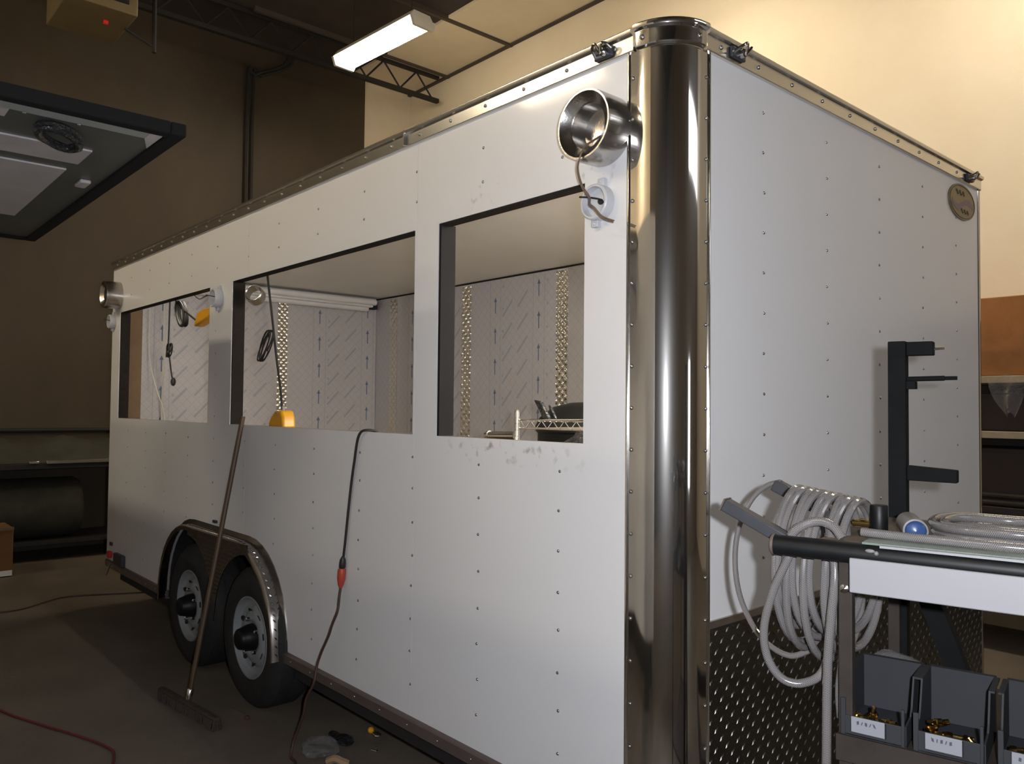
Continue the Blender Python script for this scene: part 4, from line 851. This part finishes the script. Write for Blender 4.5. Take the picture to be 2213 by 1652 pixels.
# bins with brass fittings
def bin_(u0, lab):
    t = cthing('parts_bin', lab, 'bin', 'grey parts bins on the cart')
    w2, v0, v1, z0, hb_, hf = 0.052, -0.008, 0.155, 0.941, 0.098, 0.034; th = 0.003; k = dict(parent=t, local=True)
    MB().box(u0 - w2, u0 + w2, v0, v1, z0, z0 + th).build('bin_floor', 'bin', **k)
    MB().box(u0 - w2, u0 + w2, v1 - th, v1, z0, z0 + hb_).build('bin_back', 'bin', bevel=0.001, **k)
    MB().box(u0 - w2, u0 + w2, v1 - 0.002, v1 + 0.010, z0 + hb_ - 0.004, z0 + hb_).build('back_lip', 'bin', bevel=0.001, **k)
    MB().box(u0 - w2, u0 + w2, v0, v0 + th, z0, z0 + hf).build('bin_front', 'bin', bevel=0.001, **k)
    for s in (-1, 1):
        x = u0 + s * w2 - (th if s > 0 else 0)
        MB().prism([(x, v0, z0), (x, v1, z0), (x, v1, z0 + hb_), (x, v0 + 0.075, z0 + hb_), (x, v0 + 0.055, z0 + 0.05), (x, v0 + 0.045, z0 + hf + 0.004), (x, v0, z0 + hf)], (th, 0, 0)).build('bin_side', 'bin', smooth=0, **k)
        xe = u0 + s * (w2 + 0.002)
        MB().box(min(x, xe + s * 0.004), max(x, xe + s * 0.004), v0 + 0.075, v1, z0 + hb_ - 0.004, z0 + hb_).build('side_rim', 'bin', bevel=0.001, **k)
        MB().box(min(x, u0 + s * (w2 - 0.008)), max(x, u0 + s * (w2 - 0.008)), v0 - 0.001, v0 + 0.004, z0, z0 + 0.062).build('front_stile', 'bin', bevel=0.001, **k)
    lb = MB().box(u0 - 0.033, u0 + 0.020, v0 - 0.008, v0 - 0.006, z0 + 0.010, z0 + 0.036).build('label_card', 'paper', bevel=0.0006, **k)
    MB().box(u0 - 0.034, u0 + 0.021, v0 - 0.0062, v0, z0 + 0.008, z0 + 0.032).build('label_holder', 'bin', **k)
    ink = MB(); rnd = random.Random(int(u0 * 1000)); 
    for q in range(5):
        x = u0 - 0.022 + q * 0.0065; ink.obox((x, v0 - 0.0083, z0 + 0.027), (0.0008 if q % 2 else 0.0018, 0, rnd.uniform(-.001, .001)), (0, 0.0002, 0), (rnd.uniform(-.0012, .0012), 0, 0.0028))
    ink.build('label_writing', 'ink', parent=lb, local=True)
bin_(0.046, 'grey parts bin with a white label nearest the cart post'); bin_(0.160, 'grey parts bin in the middle of the row, heap of brass in it'); bin_(0.280, 'grey parts bin at the right of the row, cut by the frame')
def fitting_mesh(kind):
    mb = MB()
    if kind == 0: mb.lathe([(0.0001, 0), (0.0035, 0), (0.0042, 0.003), (0.0036, 0.006), (0.0042, 0.009), (0.0036, 0.012), (0.0036, 0.014)], (0, 0, 0), (1, 0, 0), 10).lathe([(0.0001, 0.013), (0.0065, 0.013), (0.0065, 0.019), (0.0001, 0.019)], (0, 0, 0), (1, 0, 0), 6).lathe([(0.0045, 0.019), (0.0045, 0.028), (0.0025, 0.028), (0.0025, 0.022), (0.0001, 0.022)], (0, 0, 0), (1, 0, 0), 10)
    else: mb.lathe([(0.0001, 0), (0.0072, 0), (0.0072, 0.008), (0.006, 0.010), (0.0001, 0.010)], (0, 0, 0), (1, 0, 0), 6).lathe([(0.0048, 0.01), (0.0048, 0.02), (0.003, 0.02), (0.003, 0.012), (0.0001, 0.012)], (0, 0, 0), (1, 0, 0), 10)
    return mb.mesh('brass_fitting', 'brass', 30)
FM = [fitting_mesh(0), fitting_mesh(1)]; rnd = random.Random(21); BM = M.Translation(V(PO)) @ M.Rotation(RZ, 4, 'Z')
def fit(u, v_, z, yaw, pitch, k, lab, grp):
    o = bpy.data.objects.new('brass_fitting', FM[k]); C.objects.link(o)
    o.matrix_world = BM @ M.Translation((u, v_, z)) @ M.Rotation(yaw, 4, 'Z') @ M.Rotation(pitch, 4, 'Y'); tag(o, lab, 'fitting', grp)
for u0, n, lab, grp in ((0.046, 9, 'small brass fitting in the bin nearest the cart post', 'brass fittings in the first bin'), (0.160, 12, 'small brass fitting heaped in the middle bin', 'brass fittings in the middle bin'), (0.280, 6, 'small brass fitting in the rightmost bin', 'brass fittings in the right bin')):
    for k in range(n):
        lay = k // 5
        fit(u0 - 0.036 + 0.014 * (k % 5) + rnd.uniform(-.003, .003), 0.012 + 0.012 * lay + rnd.uniform(-.004, .004), 0.953 + 0.0125 * (1 if lay else 0) + 0.012 * (lay > 1), rnd.uniform(-1.0, 1.0), rnd.uniform(-0.3, 0.12), k % 2, lab, grp)
fit(0.044, 0.012, 0.992, 0.0, PI / 2 + 0.1, 0, 'brass fitting standing upright in the bin nearest the post', 'brass fittings in the first bin')
fit(0.185, 0.018, 0.972, -0.4, 0.75, 0, 'brass fitting tilted on top of the middle heap', 'brass fittings in the middle bin')
# clutter behind the bins
o = lumpy('plastic_bag', (0.035, 0.235, 0.985), 0.045, (1.5, 1.0, 1.0), 'clearbag', 0.35, 31); o.location = PO; o.rotation_euler = (0, 0, RZ); tag(o, 'clear crumpled bag of fittings behind the first bin', 'bag')

# black stand with three arms behind the cart
t = cthing('roller_stand', 'black steel stand with three arms rising behind the cart', 'stand'); k = dict(parent=t, local=True); vv = 0.45
MB().box(-0.014, 0.022, vv - 0.018, vv + 0.018, 0.0, 1.654).build('post', 'blackflat', bevel=0.002, **k)
MB().box(0.0225, 0.075, vv - 0.014, vv + 0.014, 1.622, 1.652).build('top_arm', 'blackflat', bevel=0.002, **k)
MB().cyl((0.075, vv, 1.636), (0.095, vv, 1.637), 0.003, 8).build('pin', 'chrome', **k)
MB().cyl((0.0225, vv, 1.571), (0.095, vv, 1.572), 0.0055, 10).cyl((0.095, vv, 1.572), (0.119, vv, 1.572), 0.0042, 10).build('rod', 'blackflat', **k)
MB().box(0.0225, 0.040, vv - 0.014, vv + 0.014, 1.549, 1.5655).build('rod_block', 'blackflat', **k)
MB().prism([(0.0225, vv - 0.015, 1.382), (0.119, vv - 0.015, 1.376), (0.119, vv - 0.015, 1.349), (0.0225, vv - 0.015, 1.350)], (0, 0.03, 0)).build('lower_arm', 'blackflat', bevel=0.002, **k)
MB().bar((0.02, vv, 1.22), (0.235, vv + 0.02, 0.62), 0.04, 0.04, (0, 1, 0)).build('brace', 'blackflat', **k)
MB().bar((0.235, vv + 0.02, 0.64), (0.42, vv + 0.05, 0.02), 0.04, 0.04, (0, 1, 0)).build('brace', 'blackflat', **k)
MB().box(-0.25, 0.45, vv - 0.02, vv + 0.02, 0.0, 0.025).box(-0.02, 0.03, vv - 0.15, vv + 0.3, 0.0, 0.025).build('foot', 'blackflat', **k)

# hoses
def oval(u, v_, zt, zb, ph, ra, n=40, sh=0.0):
    out = []
    for i in range(n):
        a = 2 * PI * i / n; s = math.cos(a); z = (zt + zb) / 2 + (zt - zb) / 2 * math.sin(a)
        wdt = ra * (1.0 - 0.12 * math.sin(a))
        out.append((u + math.cos(ph) * s * wdt + sh * (zt - z), v_ + math.sin(ph) * s * wdt, z))
    return out
t = cthing('hose_coil', 'coil of clear braided hose slung over the left end of the cart', 'hose'); k = dict(parent=t, local=True)
tops = 9
for i in range(tops):
    u = -0.125 + 0.0145 * i; rn = random.Random(40 + i)
    zb_ = [1.045, 1.075, 1.035, 1.06, 1.02, 1.07, 1.04, 1.08, 1.05][i]
    MB().tube(oval(u, 0.150, 1.345 - 0.0022 * i, zb_, math.radians(78 + rn.uniform(-7, 7)), 0.098, 40, rn.uniform(-0.03, 0.05)), 0.0075, 10, closed=True).build('hose_loop', 'hose', **k)
MB().tube(path([(-0.095, 0.05, 1.275), (-0.108, 0.032, 1.225), (-0.135, 0.028, 1.16), (-0.152, 0.028, 1.09), (-0.146, 0.03, 1.035), (-0.12, 0.034, 1.000), (-0.085, 0.045, 0.996), (-0.055, 0.07, 1.02), (-0.045, 0.09, 1.10), (-0.05, 0.11, 1.22)], 6), 0.0078, 12).build('hose_loop', 'hose', **k)
MB().tube(path([(-0.06, 0.13, 1.30), (-0.040, 0.06, 1.275), (-0.025, 0.034, 1.21), (-0.03, 0.026, 1.13), (-0.035, 0.024, 1.06), (-0.037, 0.024, 0.99), (-0.038, 0.024, 0.90), (-0.04, 0.026, 0.75), (-0.03, 0.03, 0.60)], 6), 0.0082, 12).build('hose_tail', 'hose', **k)
MB().tube(path([(-0.03, 0.13, 1.29), (-0.012, 0.07, 1.24), (-0.010, 0.045, 1.15), (-0.014, 0.04, 1.06), (-0.020, 0.04, 1.0), (-0.018, 0.042, 0.95)], 6), 0.0075, 12).build('hose_tail', 'hose', **k)
MB().tube(path([(-0.10, 0.02, 1.268), (-0.085, 0.022, 1.285), (-0.055, 0.03, 1.298), (-0.028, 0.03, 1.292), (-0.010, 0.025, 1.272)], 6), 0.0085, 12).build('hose_loop', 'hose', **k)
t = cthing('thin_hose', 'thin clear hose looping from the grey arm down beside the cart', 'hose')
MB().tube(path([(-0.205, 0.30, 1.34), (-0.235, 0.30, 1.333), (-0.268, 0.29, 1.30), (-0.29, 0.27, 1.24), (-0.292, 0.25, 1.17), (-0.275, 0.23, 1.10), (-0.235, 0.20, 1.045), (-0.19, 0.17, 1.018), (-0.14, 0.15, 1.01), (-0.10, 0.15, 1.03)], 6), 0.0058, 10).build('hose_length', 'hose', parent=t, local=True)
# hose lying on the top
t = cthing('table_hose', 'clear braided hose coiled flat on the cart top at the right', 'hose'); k = dict(parent=t, local=True)
MB().tube(path([(0.015, 0.055, 1.283), (0.07, 0.052, 1.282), (0.15, 0.046, 1.282), (0.24, 0.042, 1.282), (0.33, 0.06, 1.282), (0.40, 0.12, 1.282), (0.40, 0.22, 1.282), (0.33, 0.30, 1.282), (0.20, 0.34, 1.282), (0.10, 0.33, 1.282)], 7), 0.0078, 12).build('hose_run', 'hose', **k)
for i, (cu_, cv_, ru, rv, z) in enumerate(((0.235, 0.215, 0.125, 0.115, 1.2785), (0.240, 0.222, 0.135, 0.128, 1.294), (0.232, 0.205, 0.105, 0.098, 1.296))):
    MB().tube([(cu_ + ru * math.cos(2 * PI * q / 48), cv_ + rv * math.sin(2 * PI * q / 48), z + 0.002 * math.sin(3 * 2 * PI * q / 48)) for q in range(48)], 0.0078, 12, closed=True).build('hose_ring', 'hose', **k)
# black cylinder, brass stub, blue-capped tube, packets
csingle(MB().lathe([(0.0001, 0), (0.0150, 0), (0.0157, 0.002), (0.0157, 0.050), (0.0145, 0.052), (0.0001, 0.052)], (0.022, 0.165, 1.2695), (0, 0, 1), 24), 'black_cylinder', 'black', 'short black cylinder standing on the cart top', 'cylinder', smooth=40)
csingle(MB().lathe([(0.0001, 0), (0.0075, 0), (0.0075, 0.06), (0.0001, 0.06)], (-0.036, 0.21, 1.2785), (1, 0, 0), 14), 'brass_stub', 'brass', 'short brass pipe stub between the hose coil and the black cylinder', 'pipe', smooth=40)
t = cthing('capped_tube', 'grey tube lying on the cart top with a blue end cap', 'tube')
aD = V((-0.10, 0.34, 0.0)).normalized(); pc = V((0.100, 0.075, 1.2905))
MB().lathe([(0.0175, 0), (0.0205, 0.001), (0.0208, 0.004), (0.0205, 0.11), (0.019, 0.115), (0.0001, 0.115)], pc, aD, 26).build('tube_body', 'greytube', parent=t, local=True)
MB().lathe([(0.0175, 0.001), (0.0165, -0.003), (0.012, -0.006), (0.0001, -0.0075)], pc, aD, 24).build('end_cap', 'blue', parent=t, local=True, smooth=60)
o = lumpy('parts_packet', (0.185, 0.145, 1.2765), 0.05, (1.25, 0.75, 0.13), 'clearbag', 0.25, 17); o.location = PO; o.rotation_euler = (0, 0, RZ); tag(o, 'clear packet of small parts lying inside the hose coil', 'packet')
csingle(MB().lathe([(0.0001, 0), (0.005, 0), (0.005, 0.018), (0.0001, 0.018)], (0.165, 0.175, 1.290), (1, 0.2, 0), 10), 'red_connector', 'red', 'small red connector on the clear packet', 'connector')
csingle(MB().lathe([(0.0001, 0), (0.006, 0), (0.006, 0.016), (0.0001, 0.016)], (0.215, 0.125, 1.288), (1, -0.3, 0), 10), 'blue_connector', 'blue', 'small dark blue connector on the clear packet', 'connector')
